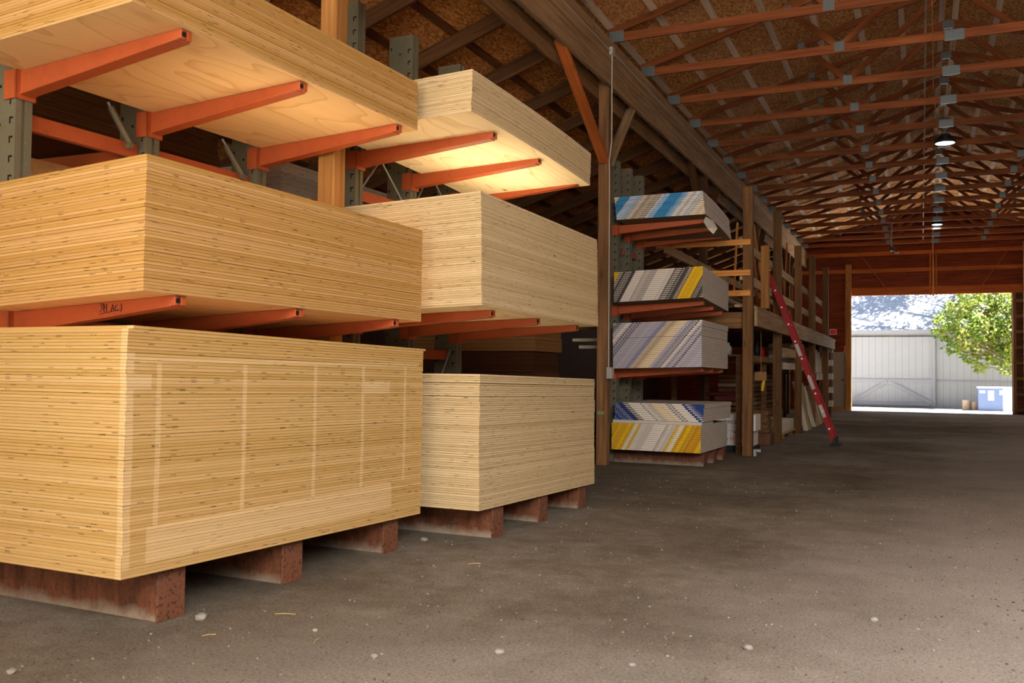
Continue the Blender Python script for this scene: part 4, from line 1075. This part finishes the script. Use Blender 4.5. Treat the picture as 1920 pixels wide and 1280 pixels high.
board('brace', (-2.95, BY - 0.17, 0.02), (-1.45, BY - 0.17, 0.95), 0.03, 0.14, M['barn_trim'], dr)
board('brace', (-1.4, BY - 0.17, 0.95), (0.35, BY - 0.17, 0.02), 0.03, 0.14, M['barn_trim'], dr)
board('stile', (0.45, BY - 0.155, -0.1), (0.45, BY - 0.155, 2.94), 0.12, 0.03, M['barn_trim'], dr, up=(0, 1, 0))
mb = MB(); mb.box(0.6, 11.9, BY - 0.04, BY - 0.01, 0.92, 1.02); mb.build('wall_batten', M['barn_trim'], t, world=True)

t = thing('garbage_bin', 'blue metal garbage bin with white stickers outside the far doorway', 'bin', (2.45, 41.0, -0.15))
M['bin'] = flat('faded blue paint', srgb(72, 88, 120), 0.6); M['bin_pale'] = flat('pale blue paint', srgb(140, 156, 180), 0.6)
mb = MB(); mb.box(2.0, 2.85, 40.7, 41.4, -0.15, 0.75); mb.build('body', M['bin'], t, bevel=0.01, world=True)
mb = MB(); mb.box(1.97, 3.4, 40.66, 41.45, 0.75, 0.81); mb.build('lid', M['bin_pale'], t, bevel=0.01, world=True)
mb = MB(); mb.box(2.85, 3.35, 40.75, 41.4, -0.15, 0.75); mb.build('side_panel', M['bin_pale'], t, bevel=0.01, world=True)
for (x0, x1, z0, z1) in ((2.04, 2.24, 0.56, 0.66), (2.34, 2.55, 0.28, 0.66), (2.74, 2.84, 0.5, 0.68)):
    mb = MB(); mb.box(x0, x1, 40.69, 40.699, z0, z1); mb.build('sticker', M['carton'], t, world=True)
for k, (x, r, h) in enumerate(((1.62, 0.16, 0.42), (1.93, 0.14, 0.36))):
    mb = MB(); mb.lathe([(0.001, 0), (r * 1.1, 0), (r, h * 0.4), (r * 0.96, h), (0.001, h)], 12)
    tag(mb.build('tree_stump', flat('grey bark', srgb(142, 126, 108), 0.95, var=0.4, scale=14), None, Matrix.Translation((x, 41.6, -0.17))), ['grey log stump farther from the blue bin outside', 'grey log stump touching the blue bin outside'][k], 'stump')

_t = NT('yellow green leaves', 0.6)
_c = _t.ramp(_t.noise(_t.tc('Object'), 1.6, 3), [(0.3, srgb(72, 102, 30)), (0.5, srgb(112, 130, 46)), (0.7, srgb(158, 156, 70))])
_t.col(_c)
_tr = _t.n('ShaderNodeBsdfTranslucent', {'Color': _c}); _mx = _t.n('ShaderNodeMixShader', {0: 0.4, 1: _t.b.outputs[0], 2: _tr.outputs[0]})
_t.t.links.new(_mx.outputs[0], _t.t.nodes['Material Output'].inputs[0]); M['leaf'] = _t.m
M['bark'] = wood('brown bark', srgb(84, 66, 50), srgb(120, 100, 80))


def tree(label, x, y, z, clumps, n, seed, hgt):
    rr = random.Random(seed)
    t = thing('leafy_tree', label, 'tree', (x, y, z))
    mb = MB(); mb.tube([(x, y, z), (x + 0.1, y, z + hgt * 0.35), (x - 0.05, y, z + hgt * 0.7)], [0.2, 0.15, 0.07], 10); mb.build('trunk', M['bark'], t, world=True, smooth=True)
    mb = MB()
    for (cx, cy, cz, cr) in clumps:
        mb.tube([(x, y, z + hgt * 0.3), ((x + cx) / 2, (y + cy) / 2, (z + hgt * 0.3 + cz) / 2 + 0.1), (cx, cy, cz)], [0.06, 0.035, 0.012], 6)
    mb.build('branches', M['bark'], t, world=True)
    mb = MB()
    for (cx, cy, cz, cr) in clumps:
        for k in range(int(n * cr * cr)):
            u = rr.uniform(-1, 1); a = rr.uniform(0, 2 * PI); q = cr * rr.uniform(0.35, 1.0) ** 0.6
            s_ = math.sqrt(1 - u * u)
            p = Vector((cx + q * s_ * math.cos(a), cy + q * s_ * math.sin(a), cz + q * u * 0.8))
            d = Vector((rr.uniform(-1, 1), rr.uniform(-1, 1), rr.uniform(-0.9, 0.3))).normalized(); e = d.orthogonal().normalized()
            l = rr.uniform(0.10, 0.2)
            mb.add([p, p + d * l * 0.5 + e * l * 0.36, p + d * l, p + d * l * 0.5 - e * l * 0.36], [(0, 1, 2, 3)])
    mb.build('foliage', M['leaf'], t, world=True)


cl = []
rr = random.Random(31)
for (cx, cz, cr) in ((0.75, 3.45, 0.45), (0.5, 3.0, 0.3), (1.2, 3.9, 0.6), (1.0, 3.0, 0.5), (1.6, 3.4, 0.7), (1.55, 2.7, 0.55), (1.1, 2.35, 0.4), (2.2, 4.0, 0.8), (2.3, 3.1, 0.75), (2.2, 2.4, 0.6), (1.75, 2.0, 0.38), (2.05, 1.55, 0.3), (2.9, 3.6, 0.8),
                   (2.9, 2.7, 0.75), (2.8, 2.0, 0.6), (3.2, 1.55, 0.45), (3.6, 3.2, 0.9), (3.6, 2.2, 0.8), (2.6, 4.7, 0.8), (3.4, 4.5, 0.9), (1.7, 4.5, 0.6), (4.4, 2.8, 1.0), (4.3, 4.0, 1.0)):
    cl.append((cx + 0.08, 42.6 + rr.uniform(-0.6, 0.7), cz + 0.05, cr))
tree('leafy yellow-green tree beside the barn wall outside the doorway', 4.3, 42.8, -0.18, cl, 900, 3, 5.0)
cl = []
for k in range(44): cl.append((2.5 + rr.uniform(-3.4, 3.2), 46.6 + rr.uniform(-2.6, 2.4), 9.6 + rr.uniform(-1.0, 1.2), rr.uniform(0.7, 1.2)))
tree('tall tree beside the barn whose crown shades the barn roof', 7.2, 43.6, -0.2, cl, 420, 4, 11.0)

# ------------------------------------------------------------------ small stuff on the dirt floor
def pebble(x, y, r, sq=0.6, seed=0, zoff=0.0):
    rr = random.Random(seed)
    bm = bmesh.new(); bmesh.ops.create_icosphere(bm, subdivisions=2, radius=r)
    for v in bm.verts:
        v.co *= 1 + rr.uniform(-0.14, 0.14); v.co.z *= sq
    me = bpy.data.meshes.new('stone'); bm.to_mesh(me); bm.free()
    return me


for k, (x, y, r, nm, mt) in enumerate(((-2.10, 3.34, 0.017, 'small pale round stone on the dirt in the foreground', 'stone_pale'), (-3.16, 3.48, 0.03, 'flat dark stone beside the first rack leg', 'stone'),
        (-0.70, 4.15, 0.022, 'pale angular stone on the foreground dirt, aisle side', 'stone_pale'), (-3.26, 2.55, 0.02, 'pale stone near the bottom edge below the nearest rack', 'stone_pale'),
        (-1.09, 3.70, 0.016, 'small grey stone on the open foreground dirt', 'stone'), (-2.55, 3.55, 0.014, 'small dark stone in front of the nearest stack', 'stone'), (-0.22, 4.9, 0.02, 'grey stone on the pale dirt, aisle side', 'stone'),
        (-1.65, 3.62, 0.022, 'cluster-like grey stone on the dirt ahead', 'stone'), (-3.22, 5.75, 0.026, 'brown stone between the two plywood racks', 'stone'))):
    me = pebble(x, y, r, seed=k); me.materials.append(M[mt]); o = bpy.data.objects.new('stone', me); COL.objects.link(o); o.location = (x, y, r * 0.35); tag(o, nm, 'stone')
mb = MB(); rr = random.Random(77)
for k in range(7000):
    x, y = rr.uniform(-3.3, 2.2), 1.8 + 9.0 * rr.random() ** 1.5
    r = 0.0025 + 0.0085 * rr.random() ** 4
    T = Matrix.Translation((x, y, r * 0.3)) @ Matrix.Rotation(rr.uniform(0, PI), 4, 'Z') @ Matrix.Rotation(rr.uniform(-.6, .6), 4, 'X')
    q = [Vector((a * r * rr.uniform(.7, 1.2), b * r * rr.uniform(.6, 1.0), c * r * rr.uniform(.5, .8))) for a, b, c in ((1, 0, 0), (-1, 0, 0), (0, 1, 0), (0, -1, 0), (0, 0, 1), (0, 0, -1))]
    mb.add([T @ p for p in q], [(0, 2, 4), (2, 1, 4), (1, 3, 4), (3, 0, 4), (2, 0, 5), (1, 2, 5), (3, 1, 5), (0, 3, 5)], rr.choice((0, 0, 0, 0, 0, 0, 0, 0, 1, 1, 1, 2)))
tag(mb.build('gravel', [M['crumb'], M['stone'], M['stone_pale']]), 'loose fine gravel and grit scattered over the dirt floor', 'gravel', kind='stuff')
for k, (x, y, a, L_) in enumerate(((-2.85, 3.72, 0.4, 0.10), (-2.93, 3.28, 0.9, 0.06), (-2.45, 3.42, 1.9, 0.07), (-2.55, 5.2, 0.7, 0.08))):
    mb = MB(); mb.tube([(-L_ / 2, 0, 0.003), (0, 0.003, 0.005), (L_ / 2, 0, 0.003)], 0.0016, 5)
    tag(mb.build('straw', M['straw'], None, Matrix.Translation((x, y, 0.001)) @ Matrix.Rotation(a, 4, 'Z')), ['pale straw beside the dark stone at the first rack leg', 'short straw on the dirt below the nearest rack', 'short straw in the foreground dirt', 'straw on the dirt in front of the second rack'][k], 'straw')

# ------------------------------------------------------------------ added fill strips: warm glow under the top boards and in the rack gap
_t = NT('fill strip glow'); _t.b.inputs['Emission Color'].default_value = (1.0, 0.78, 0.48, 1); _t.b.inputs['Emission Strength'].default_value = 1.3; M['warm_glow'] = _t.m


def fill_strip(label, T, L, power, color):
    """an added fill batten along local Y whose tube faces local +Z"""
    t = thing('fill_strip', label, 'strip light', M0=RM @ T)
    mb = MB(); mb.box(-0.03, 0.03, -L / 2, L / 2, 0.0, 0.03); mb.build('housing', M['white_pvc'], t, bevel=0.004)
    mb = MB(); mb.tube([(0, -L / 2 + 0.02, 0.042), (0, L / 2 - 0.02, 0.042)], 0.011, 10); mb.build('tube', M['warm_glow'], t)
    l = bpy.data.lights.new('fill_glow', 'AREA'); l.shape = 'RECTANGLE'; l.size = 0.03; l.size_y = L - 0.04; l.energy = power; l.color = color
    o = bpy.data.objects.new('fill_glow', l); COL.objects.link(o); o.parent = t; o.location = (0, 0, 0.06); o.rotation_euler = (PI, 0, 0)
    return t


for (w_, nm) in ((-3.38, 'front'), (-3.68, 'rear')):
    fill_strip(nm + ' added fill strip lying on the middle stack of the second rack', Matrix.Translation((w_, 6.85, 2.437)), 1.6, 4.4, (1.0, 0.80, 0.50))
fill_strip('added fill strip lying on the middle stack of the nearest rack', Matrix.Translation((-3.62, 4.5, 2.176)), 1.5, 5, (1.0, 0.80, 0.50))
fill_strip('upright added fill strip on the yellow post in the gap between plywood racks', Matrix.Translation((-4.032, 5.56, 1.87)) @ Matrix.Rotation(PI / 2, 4, 'X') @ Matrix.Rotation(PI / 2, 4, 'Y'), 0.5, 6, (1.0, 0.66, 0.30))
